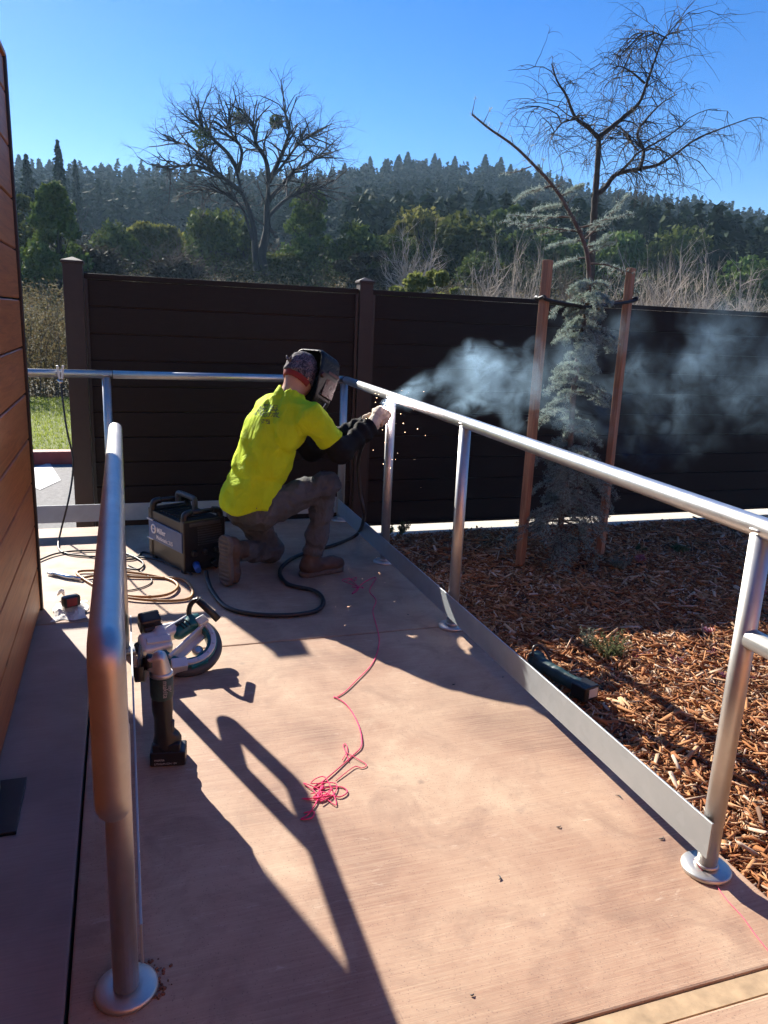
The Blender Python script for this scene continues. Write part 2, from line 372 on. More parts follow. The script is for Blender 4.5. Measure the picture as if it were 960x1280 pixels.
# clothing, tools
k = NT('hi-vis jersey'); v = k.co('Object'); f = k.noise(v, 6, 4)
wv = k.n('ShaderNodeTexWave'); wv.inputs['Scale'].default_value = 220; k.l(v, wv.inputs['Vector'])
hv = k.ramp(f, [(.3, (.53, .70, .012)), (.7, (.62, .79, .02))]); M['_hv'] = (k, hv)
M['black_cloth'] = simple('black jacket cotton', (.010, .010, .011), .85, var=.4, scale=20, bump=.3, bscale=300, bdist=.001, spec=.2)
k = NT('worn grey work trousers'); v = k.co('Object'); f = k.noise(v, 5, 5, .6); g = k.noise(v, 300, 2)
k.set(col=k.ramp(f, [(.3, (.060, .064, .070)), (.7, (.135, .138, .140))]), rough=.9, spec=.15); cr = k.noise(k.co('Object', (1, 1, .8), (.3, .5, .2)), 14, 5, .6, 2.0); k.bump(k.math('ADD', cr, k.math('MULTIPLY', g, .03)), .6, .03); M['trouser'] = k.m
M['boot'] = simple('tan leather boot', (.088, .052, .033), .6, var=.35, scale=18, bump=.3, bscale=80)
M['sole'] = simple('dusty boot sole', (.11, .095, .082), .85, var=.3, scale=25)
M['skin'] = simple('skin', (.50, .26, .17), .5, var=.12, scale=15, bump=.1)
M['glove'] = simple('cream leather glove', (.62, .50, .38), .7, var=.2, scale=30, bump=.4, bscale=90)
M['hood'] = simple('black helmet shell', (.007, .007, .008), .45, var=.2, bump=.05, spec=.25)
M['hood_red'] = simple('dark red helmet graphic', (.045, .008, .008), .3, var=.5, scale=20, bump=.05)
k = NT('patterned welding cap'); v = k.co('Object'); vo = k.n('ShaderNodeTexVoronoi'); vo.inputs['Scale'].default_value = 38; k.l(v, vo.inputs['Vector']); f = k.noise(v, 45, 4, .7, 1.5)
c = k.ramp(f, [(.42, (.010, .010, .013)), (.50, (.06, .05, .07)), (.58, (.20, .17, .17)), (.66, (.16, .02, .02))]); k.set(col=c, rough=.85); k.bump(f, .2, .003); M['cap'] = k.m
M['cap_red'] = simple('red cap band', (.24, .022, .018), .8, var=.3)
M['blk'] = simple('black plastic', (.014, .014, .015), .38, var=.3, bump=.2, bscale=200, bdist=.0006)
M['blk_gloss'] = simple('black painted steel', (.009, .0085, .0085), .34, var=.2, bump=.08, bscale=150, bdist=.0004)
M['blue'] = simple('blue panel', (.016, .07, .20), .35, var=.12, bump=0)
M['blue_bright'] = simple('bright blue cap', (.03, .14, .55), .4, bump=0)
M['white'] = simple('white print', (.75, .75, .74), .5, var=.06, bump=0)
M['print_grey'] = simple('grey print', (.45, .46, .45), .5, var=.1, bump=0)
M['teal'] = simple('teal tool plastic', (.012, .135, .145), .42, var=.15, bump=.1, bscale=150, bdist=.0005)
M['teal_dark'] = simple('dusty dark teal plastic', (.022, .060, .062), .5, var=.3, scale=40)
M['alu'] = simple('cast aluminium', (.62, .60, .57), .42, .85, var=.15, bump=.2, bscale=120)
M['steel'] = simple('bright steel', (.6, .6, .6), .3, 1.0, var=.1, bump=0)
M['casting'] = simple('pale tool casting', (.66, .66, .63), .45, .35, var=.12, bump=.1)
M['hose'] = simple('tan air hose', (.38, .19, .055), .5, var=.2)
M['cable'] = simple('black cable', (.018, .018, .020), .45, var=.3)
M['pink'] = simple('pink string', (.90, .05, .19), .8, var=.2, bump=0)
M['pink_b'] = simple('pink chalk string', (.75, .12, .20), .8, var=.2, bump=0)
M['cloth'] = simple('white rag', (.70, .67, .63), .9, var=.12, scale=25, bump=.3, bscale=200)
M['red_plastic'] = simple('dark red plastic', (.22, .015, .02), .35, var=.2, bump=0)
def emit(name, c, s):
    k = NT(name); k.set(col=c); k.b.inputs['Emission Color'].default_value = (*c, 1); k.b.inputs['Emission Strength'].default_value = s; return k.m
M['spark'] = emit('glowing sparks', (1, .62, .36), 9.0)
M['arc'] = emit('welding arc', (1.0, .80, .80), 420.0)

# ================================================================== THE SETTING
GZ = -0.30
_rid = [(-300, 225), (-60, 236), (60, 240), (200, 240), (330, 246), (430, 242), (480, 236), (540, 234), (620, 240), (700, 256), (800, 272), (900, 290), (960, 302), (1100, 322), (1400, 350)]
RR = 290.0
_raz = []; _rz = []
for px, py in _rid:
    q = onr(px, py, RR); _raz.append(math.atan2(q[0], q[1])); _rz.append(q[2])
def terr(x, y):
    x = np.asarray(x, float); y = np.asarray(y, float); r = np.hypot(x, y); az = np.arctan2(x, y)
    g = np.interp(az, _raz, _rz)
    w = np.interp(r, [0, 16, 30, 55, 80, 120, 200, RR, 340, 700], [0, 0, .016, .085, .115, .19, .55, 1.0, .98, .8])
    z = GZ+w*(g-GZ)
    return z+np.where(r > 20, 1, 0)*(np.sin(x*.11+1)*np.sin(y*.09)*.5*np.clip(r/80-.3, 0, 1.5))
azs = np.radians(np.linspace(-100, 140, 161)); rs = np.concatenate([[0.5, 5, 10, 14], np.geomspace(16, 700, 60)])
A, Rr = np.meshgrid(azs, rs, indexing='ij'); X, Y = np.sin(A)*Rr, np.cos(A)*Rr
Z = terr(X, Y); V = np.stack([X, Y, Z], -1).reshape(-1, 3); n1, n2 = A.shape
ii, jj = np.meshgrid(np.arange(n1-1), np.arange(n2-1), indexing='ij'); b = (ii*n2+jj).ravel()
tag(link('terrain', np_mesh('terrain', V, np.stack([b, b+1, b+n2+1, b+n2], 1), True), M['hill']), kind='structure')
tag(MB().add([(-700, -700, GZ-.06), (700, -700, GZ-.06), (700, 300, GZ-.06), (-700, 300, GZ-.06)], [(0, 1, 2, 3)]).build('ground', M['hill']), kind='structure')
def slab_mesh(x0, x1, y0, y1, z0, z1, b=.006):
    return MB().bev(((x0+x1)/2, (y0+y1)/2, (z0+z1)/2), (x1-x0, y1-y0, z1-z0), b, seg=2)
deck = empty('deck', (0.7, 3, 0)); tag(deck, kind='structure')
slab_mesh(-.155, 1.555, 3.196, 5.33, -.36, 0).build('slab', M['deck'], deck)
slab_mesh(-.155, 1.555, 1.108, 3.188, -.36, 0).build('slab', M['deck'], deck)
slab_mesh(-.155, 1.60, -2.2, 1.046, -.36, 0).build('slab', M['deck'], deck)
slab_mesh(-2.2, -.163, 3.62, 5.33, -.36, 0).build('slab', M['deck'], deck)
MB().box((.72, 1.077, -.1), (1.75, .052, .192)).build('joint_strip', M['joint_felt'], deck)
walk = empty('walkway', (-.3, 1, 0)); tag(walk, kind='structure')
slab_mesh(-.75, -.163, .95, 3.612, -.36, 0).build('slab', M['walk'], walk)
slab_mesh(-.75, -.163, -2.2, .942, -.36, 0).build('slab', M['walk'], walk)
# asphalt, kerb, lawn and the pale apron under the fence
tag(MB().box((-5, 7.25, GZ+.004), (13.1, 3.85, .02)).build('road', M['asphalt']), kind='structure')
k_ = MB().bev((-5, 9.28, GZ+.07), (14, .16, .17), .02); tag(k_.build('kerb', M['red_kerb']), kind='structure')
tag(MB().box((-5, 12.4, GZ+.05), (16, 6.08, .10)).build('lawn', M['lawn']), kind='structure')
wp = [onz(x, y, GZ+.02) for x, y in ((40, 585), (62, 578), (76, 600), (50, 612), (36, 606))]
tag(MB().add([(p[0], p[1], GZ+.0185) for p in wp], [tuple(range(5))]).build('road_marking', M['white_paint']), kind='structure')
tag(MB().box((6.2, 7.0, GZ+.006), (9.2, 3.0, .02)).build('apron', M['concrete']), kind='structure')
def mz(y): return np.interp(y, [0, 2, 5.45, 5.56], [-.05, -.055, -.20, -.305])
gx = np.linspace(1.558, 9, 90); gy = np.linspace(.2, 5.56, 110); Xg, Yg = np.meshgrid(gx, gy, indexing='ij')
Zg = mz(Yg)+.012*np.sin(Xg*5+Yg*3)*np.sin(Yg*4-Xg*2)+.008*RS.randn(*Xg.shape); Zg[:, -1] = -.305
V = np.stack([Xg, Yg, Zg], -1).reshape(-1, 3); ii, jj = np.meshgrid(np.arange(89), np.arange(109), indexing='ij'); b = (ii*110+jj).ravel()
tag(link('mulch_bed', np_mesh('mulch_bed', V, np.stack([b, b+110, b+111, b+1], 1), True), M['soil']), kind='structure')
# wood chips: too many to count
def chips(n, seed):
    r = np.random.RandomState(seed)
    u = r.rand(n); x = 1.57+ (r.rand(n)**1.15)*4.9; y = .95+4.5*(r.rand(n)**1.25); z = mz(y)+.012*np.sin(x*5+y*3)*np.sin(y*4-x*2)
    L = np.exp(r.randn(n)*.62)*.017; L = np.clip(L, .005, .075); W = np.clip(L*(.05+.28*r.rand(n)**2.0), .0012, .010); H = .0008+.0022*r.rand(n)
    yaw = r.rand(n)*6.283; pit = r.randn(n)*.26; rol = r.randn(n)*.6
    cx, sx = np.cos(yaw), np.sin(yaw); cp, sp = np.cos(pit), np.sin(pit)
    ax = np.stack([cx*cp, sx*cp, sp], 1); up = np.stack([-cx*sp, -sx*sp, cp], 1); sd = np.cross(up, ax)
    c_, s_ = np.cos(rol)[:, None], np.sin(rol)[:, None]; sd, up = sd*c_+up*s_, up*c_-sd*s_
    z = z+.006+.018*r.rand(n)**2
    C = np.stack([x, y, z], 1); V = np.zeros((n, 8, 3)); q = 0
    for k_ in (-1, 1):
        for i, j in ((-1, -1), (1, -1), (1, 1), (-1, 1)):
            tp = (.35+.65*r.rand(n)); tw = W*tp
            V[:, q] = C+ax*(i*L*(.8+.3*r.rand(n)))[:, None]+sd*(j*tw)[:, None]+up*(k_*H)[:, None]; q += 1
    Fb = np.array([(3, 2, 1, 0), (4, 5, 6, 7), (0, 1, 5, 4), (1, 2, 6, 5), (2, 3, 7, 6), (3, 0, 4, 7)])
    F = (Fb[None]+8*np.arange(n)[:, None, None]).reshape(-1, 4)
    return np_mesh('wood_chips', V.reshape(-1, 3), F)
tag(link('wood_chips', chips(115000, 5), M['chip']), 'shredded brown bark and wood chips covering the planting bed', 'mulch', kind='stuff')

# ================================================================== PLANK WALL
WX, WY = -.416, 3.82
wall = empty('plank_wall', (WX-.1, 2, 0), 'tall screen wall of red brown stained horizontal wood planks at the left edge', 'wall')
z = .012
while z < 2.38:
    h = min(.205, 2.40-z)
    MB().bev((WX-.012, .91, z+h/2), (.024, 5.78, h-.007), .0035, seg=1).build('plank', M['plank'], wall); z += .205
MB().box((WX-.13, .91, 1.2), (.206, 5.77, 2.38)).build('core', M['dark_trim'], wall)
MB().bev((WX-.12, WY+.0, 1.205), (.262, .035, 2.42), .004).build('corner_trim', M['dark_trim'], wall)
MB().bev((WX-.12, .905, 2.413), (.26, 5.84, .022), .004).build('top_cap', M['plank'], wall)
bounce_plank = MB().bev((0, 0, 0), (6.2, .024, .198), .0035, seg=1).mesh('plank')  # unseen return wall behind the camera, added for warm bounce on deck and posts
for i in range(13):
    o = link('plank', bounce_plank, M['plank']); o.location = (2.66, -2.02, .012+.205*(i+.5)); wparent(o, wall)
MB().box((2.6, -2.14, 1.35), (6.3, .20, 2.7)).build('core', M['dark_trim'], wall)  # solid back of the added, unseen return
pb = empty('steel_post_base', (-.37, 2.19, 0), 'dark steel plate and upright gusset on the floor at the foot of the plank wall', 'bracket')
MB().bev((-.368, 2.19, .006), (.086, .27, .011), .002).build('base_plate', M['blk_gloss'], pb)
MB().prism([(0, 0), (.10, 0), (.10, .03), (.03, .21), (0, .21)], 0, .010, Matrix.Translation((-.402, 2.28, .012)) @ Matrix(((0, 0, 1, 0), (-1, 0, 0, 0), (0, 1, 0, 0), (0, 0, 0, 1)))).build('gusset', M['blk_gloss'], pb)

# ================================================================== FENCE
FY = 5.9
fence = empty('privacy_fence', (1.8, FY, GZ), 'dark brown horizontal board privacy fence with square capped posts behind the ramp', 'fence')
def fence_post(x, top):
    pw = .128 if x < 0 else .106
    p = MB().bev((x, FY, (GZ+top)/2), (pw, pw, top-GZ), .004).build('post', M['fence_post'], fence)
    c = MB(); c.bev((x, FY, top+.008), (pw+.02, pw+.02, .018), .004); q_ = pw/2+.006
    c.add([(x-q_, FY-q_, top+.018), (x+q_, FY-q_, top+.018), (x+q_, FY+q_, top+.018), (x-q_, FY+q_, top+.018), (x, FY, top+.045)], [(0, 1, 4), (1, 2, 4), (2, 3, 4), (3, 0, 4)])
    wparent(link('cap', c.mesh('cap'), M['fence_post']), p)
for x, t in ((-.298, 1.715), (1.795, 1.70), (6.75, 1.70)): fence_post(x, t)
FB0, FT = -.215, 1.62
for x0, x1 in ((-.232, 1.740), (1.850, 6.695)):
    nb = 10; hb = (FT-FB0)/nb
    bm_ = MB().bev((0, 0, 0), (x1-x0-.004, .022, hb-.006), .0035, seg=1).mesh('board')
    for i in range(nb):
        o = link('board', bm_, M['fence']); o.location = ((x0+x1)/2, FY+random.uniform(-.0015, .0015), FB0+hb*(i+.5)); wparent(o, fence)
    MB().box(((x0+x1)/2, FY+.016, (FB0+FT)/2), (x1-x0-.01, .008, FT-FB0-.004)).build('sun_block_sheet', M['dark_trim'], fence)  # added sheet that keeps sun streaks from passing the board gaps
    MB().bev(((x0+x1)/2, FY, FT+.018), (x1-x0-.002, .05, .036), .004).build('top_rail', M['fence'], fence)
    MB().bev(((x0+x1)/2, FY, FB0-.008), (x1-x0-.002, .05, .022), .004).build('bottom_rail', M['fence'], fence)
    for xs in (x0+.012, x1-.012): MB().box((xs, FY-.022, (FB0+FT)/2), (.022, .018, FT-FB0-.002)).build('edge_channel', M['dark_trim'], fence)

# ================================================================== PIPE RAILS
def arc(c, a, b, r, n=6):       # quarter bend about corner c, from direction -a towards b
    c = Vector(c); a = Vector(a); b = Vector(b); o = c-a*r+b*r
    return [o+a*(math.sin(t*math.pi/2/n)*r)-b*(math.cos(t*math.pi/2/n)*r) for t in range(n+1)]
def flange(x, y, r, parent, mat, z=0):
    return wparent(link('flange', MB().lathe([(r*.98, z+.0005), (r, z+.004), (r, z+.010), (r*.93, z+.014), (r*.5, z+.0155)], 32, Matrix.Translation((x, y, 0))).mesh('flange'), mat), parent)
RX = 1.468; PR = .0268
def rz_(y): return .972+.043*(y-1.42)/3.82
gr = empty('guardrail', (RX, 3.3, 0), 'galvanised pipe guardrail with kick plate along the right and back of the ramp', 'railing')
top = [(RX, 5.19, rz_(5.24)), (RX, 3.3, rz_(3.3)), (RX, 1.42, rz_(1.42))]
bend = arc((RX, 1.06, rz_(1.06)), (0, -1, 0), (0, 0, -1), .085)+arc((RX, 1.06, .69), (0, 0, -1), (0, 1, 0), .085)
MB().tube(top+[tuple(p) for p in bend]+[(RX, 1.42-.02, .69)], PR, 20).build('top_rail', M['galv'], gr)
MB().tube([(RX, 5.24, rz_(5.24)), (RX, 5.194, rz_(5.2))], PR*.93, 16).build('rail_joint', M['dark_trim'], gr)
MB().tube([(RX, 5.24, 1.015), (-.06, 5.24, 1.02)], PR*.96, 18).build('back_rail', M['galv_brown'], gr)
MB().tube([(-.064, 5.24, 1.02), (-1.9, 5.24, 1.022)], PR*.96, 18).build('back_rail', M['galv_brown'], gr)
for (x, y), mt in (((RX, 1.42), 'galv_dull'), ((RX, 3.18), 'galv_dull'), ((RX, 4.22), 'galv_dull'), ((RX, 5.24), 'galv_dull'), ((-.10, 5.24), 'galv_brown'), ((-1.75, 5.24), 'galv_brown')):
    zt = (rz_(y) if x > 1 else 1.02)-PR*.6
    p = MB().tube([(x, y, .008), (x, y, zt)], PR, 20).build('post', M[mt], gr); flange(x, y, .066, p, M[mt])
    wparent(link('weld_bead', MB().tube([(x+math.cos(t)*PR*1.05, y+math.sin(t)*PR*1.05, zt+PR*.05+.012*abs(math.cos(t) if x > 1 else math.sin(t))+random.uniform(-.001, .001)) for t in np.linspace(0, 6.283, 28)], [.0042+.0012*math.sin(i*2.1) for i in range(28)], 6, False).mesh('weld_bead'), M['galv_dull']), p)
    wparent(link('weld_bead', MB().lathe([(PR*1.02, .0), (PR*1.22, .005), (PR*1.04, .011)], 20, Matrix.Translation((x, y, .015))).mesh('weld_bead'), M[mt]), p)
MB().bev((RX-PR-.004, 3.29, .116), (.0065, 3.80, .108), .001, seg=1).build('kick_plate', M['plate'], gr)
MB().bev((-.22, 5.24-PR-.004, .125), (3.3, .0065, .115), .001, seg=1).build('kick_plate', M['plate'], gr)
LX, LZ, LR = -.040, .915, .0285
lr = empty('handrail', (LX, 2.3, 0), 'bare steel pipe handrail with looped ends in the left foreground', 'railing')
y0, y1, zl = 1.165, 3.57, .625
path = [(LX, 1.444, zl)]+[tuple(p) for p in arc((LX, y0, zl), (0, -1, 0), (0, 0, 1), .040)]+[tuple(p) for p in arc((LX, y0, LZ), (0, 0, 1), (0, 1, 0), .034)]
path += [(LX, 2.3, LZ)]+[tuple(p) for p in arc((LX, y1, LZ), (0, 1, 0), (0, 0, -1), .034)]+[tuple(p) for p in arc((LX, y1, zl), (0, 0, -1), (0, -1, 0), .034)]+[(LX, 3.25, zl)]
MB().tube(path, LR, 24).build('top_rail', M['galv_brown'], lr)
for y in (1.444, 3.25):
    p = MB().tube([(LX, y, .008), (LX, y, LZ-.015)], LR*.94, 22).build('post', M['galv_brown'], lr); flange(LX, y, .066, p, M['galv_brown'])
MB().bev((LX+LR+.006, 2.35, .105), (.006, 1.80, .10), .001, seg=1).build('kick_plate', M['plate'], lr)
# dirt ring of loose grit by the near flange
g = MB()
for i in range(70):
    a = random.uniform(-.6, 1.9); q = .066+abs(random.gauss(0, .012)); s_ = random.uniform(.002, .006)
    g.bev((LX+math.cos(a)*q, 1.444+math.sin(a)*q, s_*.4), (s_*1.5, s_, s_), s_*.25, Matrix.Rotation(random.random()*3, 3, 'Z'), 1)
tag(g.build('grit', M['rust']), 'rusty grit scattered around the base flange of the near handrail post', 'grit', kind='stuff')

# ================================================================== VEGETATION
def rquads(C, s, r, aspect=.55, flat=0.0, dirv=None):
    n = len(C); a = r.randn(n, 3); 
    if dirv is not None: a = dirv+.35*a
    a /= np.linalg.norm(a, axis=1)[:, None]; b = r.randn(n, 3); b[:, 2] *= (1-flat); b -= a*(a*b).sum(1)[:, None]; b /= np.linalg.norm(b, axis=1)[:, None]+1e-9
    s = np.asarray(s)*np.ones(n); a = a*s[:, None]; b = b*(s*aspect)[:, None]
    V = np.stack([C-a, C+b, C+a, C-b], 1).reshape(-1, 3); return V, np.arange(4*n).reshape(n, 4)
def crown_proto(seed, nb=34, n=7000, leaf=.026, shape='round'):
    r = np.random.RandomState(seed); P = []
    for i in range(nb):
        if shape == 'round':
            u = r.randn(3); u /= np.linalg.norm(u); u *= r.rand()**.4; an = .85+.3*np.sin(seed*3.1+np.arange(3)); c = np.array([u[0]*.38*an[0], u[1]*.38*an[1], .56+u[2]*.34*an[2]])+np.array([.06*math.sin(seed), .05*math.cos(seed*2), 0]); rad_ = .05+.15*r.rand()**1.6
        else:
            h = .14+.82*r.rand()**1.1; w = .40*(1-h)**.75+.02; a = r.rand()*6.28; q = w*r.rand()**.4; c = np.array([math.cos(a)*q, math.sin(a)*q, h]); rad_ = .05+.07*r.rand()*(1.15-h)
        m_ = int(n/nb); d = r.randn(m_, 3); d /= np.linalg.norm(d, axis=1)[:, None]; d *= (r.rand(m_)**.33)[:, None]
        P.append(c+d*rad_*np.array([1, 1, .72]))
    P = np.concatenate(P); return np_mesh('crown', *rquads(P, leaf*(.6+.8*r.rand(len(P))), r))
def limb_tree(mb, p, d, L, r0, depth, rnd, droop=0.0, wig=.25, split=3, ratio=.68, nseg=4, sides=(7, 5, 4, 3, 3, 3), lvl=0, up=.0):
    pts = [Vector(p)]; rr = [r0]; d = Vector(d).normalized(); p = Vector(p)
    for i in range(nseg):
        d = (d+Vector((rnd.gauss(0, wig), rnd.gauss(0, wig), rnd.gauss(0, wig*.8)+up-droop*(i+1)/nseg))*.5).normalized()
        p = p+d*(L/nseg); pts.append(p); rr.append(r0*(1-.45*(i+1)/nseg))
    mb.tube(pts, rr, sides[min(lvl, 5)], cap=False)
    if depth == 0: return
    for j in range(split+(1 if rnd.random() < .4 else 0)):
        t = rnd.uniform(.35, 1.0) if j else 1.0; i = min(int(t*nseg), nseg); ax = Vector((rnd.gauss(0, 1), rnd.gauss(0, 1), rnd.gauss(0, .6))).normalized()
        nd = (d*rnd.uniform(.5, 1)+ax*rnd.uniform(.45, .9)).normalized()
        limb_tree(mb, pts[i], nd, L*ratio*rnd.uniform(.7, 1.15), rr[i]*rnd.uniform(.55, .75), depth-1, rnd, droop, wig, split, ratio, nseg, sides, lvl+1, up)
def bare_proto(seed, depth=4, stems=3, spread=.35, r0=.02, L=.36, up=.15, split=3):
    rnd = random.Random(seed); mb = MB()
    for i in range(stems):
        a = rnd.random()*6.28; limb_tree(mb, (rnd.uniform(-.05, .05), rnd.uniform(-.05, .05), 0), (math.cos(a)*spread, math.sin(a)*spread, 1), L*rnd.uniform(.8, 1.2), r0, depth, rnd, 0, .3, split, .66, 3, (5, 4, 3, 3, 3, 3), 0, up)
    return mb.mesh('branches')
def conifer_proto(seed, n=1500):
    r = np.random.RandomState(seed); P = []; D = []; S = []
    for i in range(n):
        h = .04+.96*r.rand()**.8; lay = (h*16) % 1; w = (.24*(1-h)**.75)*(.6+.4*lay)+.004; a = r.rand()*6.28; q = w*(.25+.75*r.rand())
        P.append((math.cos(a)*q, math.sin(a)*q, h-.25*q)); D.append((math.cos(a), math.sin(a), -.35)); S.append(.022+.024*(1-h))
    return np_mesh('conifer', *rquads(np.array(P), np.array(S), r, .4, 0, np.array(D)))
def trunk_proto(h=.55, r=.022, seed=0):
    rnd = random.Random(seed); mb = MB(); pts = [(0, 0, -.06), (rnd.uniform(-.01, .01), 0, h*.5), (rnd.uniform(-.03, .03), rnd.uniform(-.03, .03), h)]
    mb.tube(pts, [r*1.3, r, r*.5], 7, False)
    for i in range(5):
        a = rnd.random()*6.28; mb.tube([(0, 0, h*(.4+.1*i)), (math.cos(a)*.12, math.sin(a)*.12, h*(.55+.1*i)), (math.cos(a)*.2, math.sin(a)*.2, h*(.75+.1*i))], [r*.5, r*.3, r*.1], 4, False)
    return mb.mesh('trunk')
CR_R = [crown_proto(s, nb_) for s, nb_ in ((1, 34), (2, 22), (3, 40), (9, 28), (10, 48))]; CR_C = [crown_proto(s, 90, 7500, .022, 'cone') for s in (4, 5)]
TRK = [trunk_proto(seed=s) for s in (1, 2)]; CON = [conifer_proto(s) for s in (1, 2, 3)]
BARE = [bare_proto(s, 4, 3, .4, .016, .34, .12) for s in (1, 2, 3)]; THICK = [bare_proto(s, 3, 17, .6, .013, .42, .12, 3) for s in (4, 5, 6)]
def tree(name, label, px, ytop, wpx, r, crown, mat, trunk=True, cat='tree', group=None, base=None, barkm='bark_dark'):
    b = onr(px, 330, r); t = onr(px, ytop, r); z0 = float(terr(b[0], b[1])) if base is None else base
    h = max(t[2]-z0, .5); w = wpx*r/FPX*1.55
    e = empty(name, (b[0], b[1], z0), label, cat, group)
    e.rotation_euler[2] = random.random()*6.28
    for nm, me, mt in ((('crown', crown, mat),)+((('trunk', random.choice(TRK), barkm),) if trunk else ())):
        o = bpy.data.objects.new(nm, me); COL.objects.link(o); o.parent = e; o.scale = (w/.95, w/.95, h)
        if nm == 'crown' and name != 'bare_thicket' and name != 'conifer_tree': o.location[2] = -.34*h; o.scale[2] = h*1.33
        if not me.materials: me.materials.append(M[mt])
        elif me.materials[0] is not M[mt]:
            o.data = me.copy(); o.data.materials.clear(); o.data.materials.append(M[mt])
    return e
EV = [   # px, top, width, range, kind, leaf, label
 (72, 236, 74, 44, 'c', 'oak_leaf', 'broad pointed bright green tree above the left end of the fence'),
 (22, 242, 60, 52, 'r', 'oak_leaf', 'dark round tree showing beside the top of the plank wall'),
 (150, 262, 58, 58, 'r', 'oak_leaf', 'low olive green tree between the pointed tree and the shrubs beside it'),
 (196, 256, 58, 60, 'r', 'lime_leaf', 'yellow green rounded tree left of the big bare oak'),
 (252, 262, 60, 66, 'r', 'oak_leaf', 'dark evergreen just left of the trunk of the big bare oak'),
 (292, 246, 66, 70, 'r', 'oak_leaf', 'dark evergreen behind the trunk of the big bare oak'),
 (386, 238, 70, 64, 'c', 'oak_leaf', 'tall pointed evergreen just right of the big bare oak'),
 (440, 262, 70, 60, 'r', 'oak_leaf', 'round dark green tree above the second fence post'),
 (492, 276, 56, 58, 'r', 'oak_leaf', 'small dark green tree right of the second fence post'),
 (528, 256, 62, 66, 'r', 'lime_leaf', 'sunlit yellow topped tree left of the two joined evergreens'),
 (580, 246, 84, 66, 'r', 'oak_leaf', 'large lit evergreen left of the staked cedar'),
 (632, 258, 62, 70, 'r', 'oak_leaf', 'evergreen partly behind the leaning cedar leader'),
 (690, 268, 66, 72, 'r', 'oak_leaf', 'dark evergreen directly behind the staked cedar'),
 (775, 262, 56, 74, 'r', 'oak_leaf', 'olive tree right of the bare tree trunk'),
 (850, 280, 64, 78, 'r', 'oak_leaf', 'dark tree behind the pale thicket on the right'),
 (935, 298, 70, 72, 'r', 'oak_leaf', 'dark tree at the right edge of the picture'),
 (540, 328, 74, 26, 'r', 'lime_leaf', 'small lime green shrub peeping over the fence right of its second post'),
 (600, 300, 60, 55, 'r', 'oak_leaf', 'low dark shrub under the large lit evergreen'),
 (345, 296, 60, 62, 'r', 'oak_leaf', 'low dark shrub at the foot of the big bare oak'),
 (110, 300, 60, 46, 'r', 'scrub', 'brown scrubby bush over the left fence panel'),
 (232, 300, 66, 48, 'r', 'scrub', 'greyish leafless bush over the middle of the left fence panel'),
 (465, 308, 60, 46, 'r', 'scrub', 'brown bush behind the second fence post'),
]
for i, (px, yt, w, r, kd, lf, lb) in enumerate(EV):
    tree('shrub' if r < 50 and yt > 290 else 'evergreen_tree', lb, px, yt-(10 if r > 40 and yt < 290 else 0), w*(1.12 if r > 40 else 1), r, (CR_R if kd == 'r' else CR_C)[i % (5 if kd == 'r' else 2)], lf, True, 'shrub' if r < 50 and yt > 290 else 'tree', 'trees and shrubs beyond the fence')
for px, yt, w, r, lb in ((80, 176, 42, 92, 'tallest dark conifer, standing clear of the skyline at left'), (41, 194, 44, 96, 'dark conifer beside the plank wall, left of the tallest one'), (100, 200, 30, 120, 'slim conifer just right of the tallest one')):
    tree('conifer_tree', lb, px, yt, w*1.3, r, CON[0], 'conifer', True, 'tree', 'tall conifers at left')
# bare scrub thickets
TH = [(135, 268, 70, 50, 'twig_brown', 'brown leafless thicket left of the yellow green tree'), (225, 278, 70, 47, 'twig_brown', 'brown leafless thicket left of the oak trunk'), (280, 300, 60, 42, 'twig_brown', 'low brown thicket at the foot of the oak'),
 (520, 262, 66, 40, 'twig', 'thin pale leafless tree left of the lime green shrub'), (622, 286, 64, 26, 'twig', 'pale bare thicket just left of the left wooden stake'), (664, 278, 60, 24, 'twig', 'pale bare thicket behind the left wooden stake'),
 (780, 300, 60, 24, 'twig', 'pale bare thicket right of the cedar top'), (815, 290, 70, 25, 'twig', 'tall pale bare thicket above the fence right of the stakes'), (865, 284, 76, 27, 'twig', 'wide pale bare thicket between the two right ones'),
 (915, 300, 76, 26, 'twig', 'pale bare thicket near the right edge'), (955, 318, 70, 24, 'twig', 'pale bare thicket cut by the right edge'), (720, 290, 60, 30, 'twig_brown', 'brown thicket behind the cedar'), (590, 300, 60, 30, 'twig_brown', 'brown thicket left of the pale ones'), (840, 300, 70, 34, 'twig_brown', 'brown thicket behind the pale ones at right'), (905, 310, 80, 36, 'twig_brown', 'brown thicket far right behind the pale ones')]
for i, (px, yt, w, r, mt, lb) in enumerate(TH):
    t = tree('bare_thicket', lb, px, yt-(14 if mt == 'twig' else 4), w*.9, r, THICK[i % 3] if mt == 'twig' or i % 2 else BARE[i % 3], mt, False, 'shrub', 'leafless thickets beyond the fence')
    t.children[0].name = 'branches'
# ridge conifers: individuals along the skyline, the rest of the wood as one mass
def ridge_pt(px, r):
    b = onr(px, 300, r); return b[0], b[1], float(terr(b[0], b[1]))
me0 = CON
for me_ in CON:
    if not me_.materials: me_.materials.append(M['conifer'])
nn = 0
for i in range(230):
    px = -20+1010*(i+random.random())/230; r = RR*random.uniform(.90, 1.02); h = random.uniform(7, 12.5) if 430 < px < 700 else (random.uniform(4, 10) if px < 430 else random.uniform(5, 9))
    if 100 < px < 420 and random.random() < .35: h *= .6
    h *= random.uniform(.55, 1.2); px += random.gauss(0, 9); x, y, z = ridge_pt(px, r); o = bpy.data.objects.new('ridge_conifer', CON[i % 3]); COL.objects.link(o); o.location = (x, y, z-.4); o.scale = (h*1.5, h*1.5, h); o.rotation_euler[2] = random.random()*6
    tag(o, 'distant dark conifer on the skyline of the wooded ridge', 'tree', 'conifers along the far ridge')
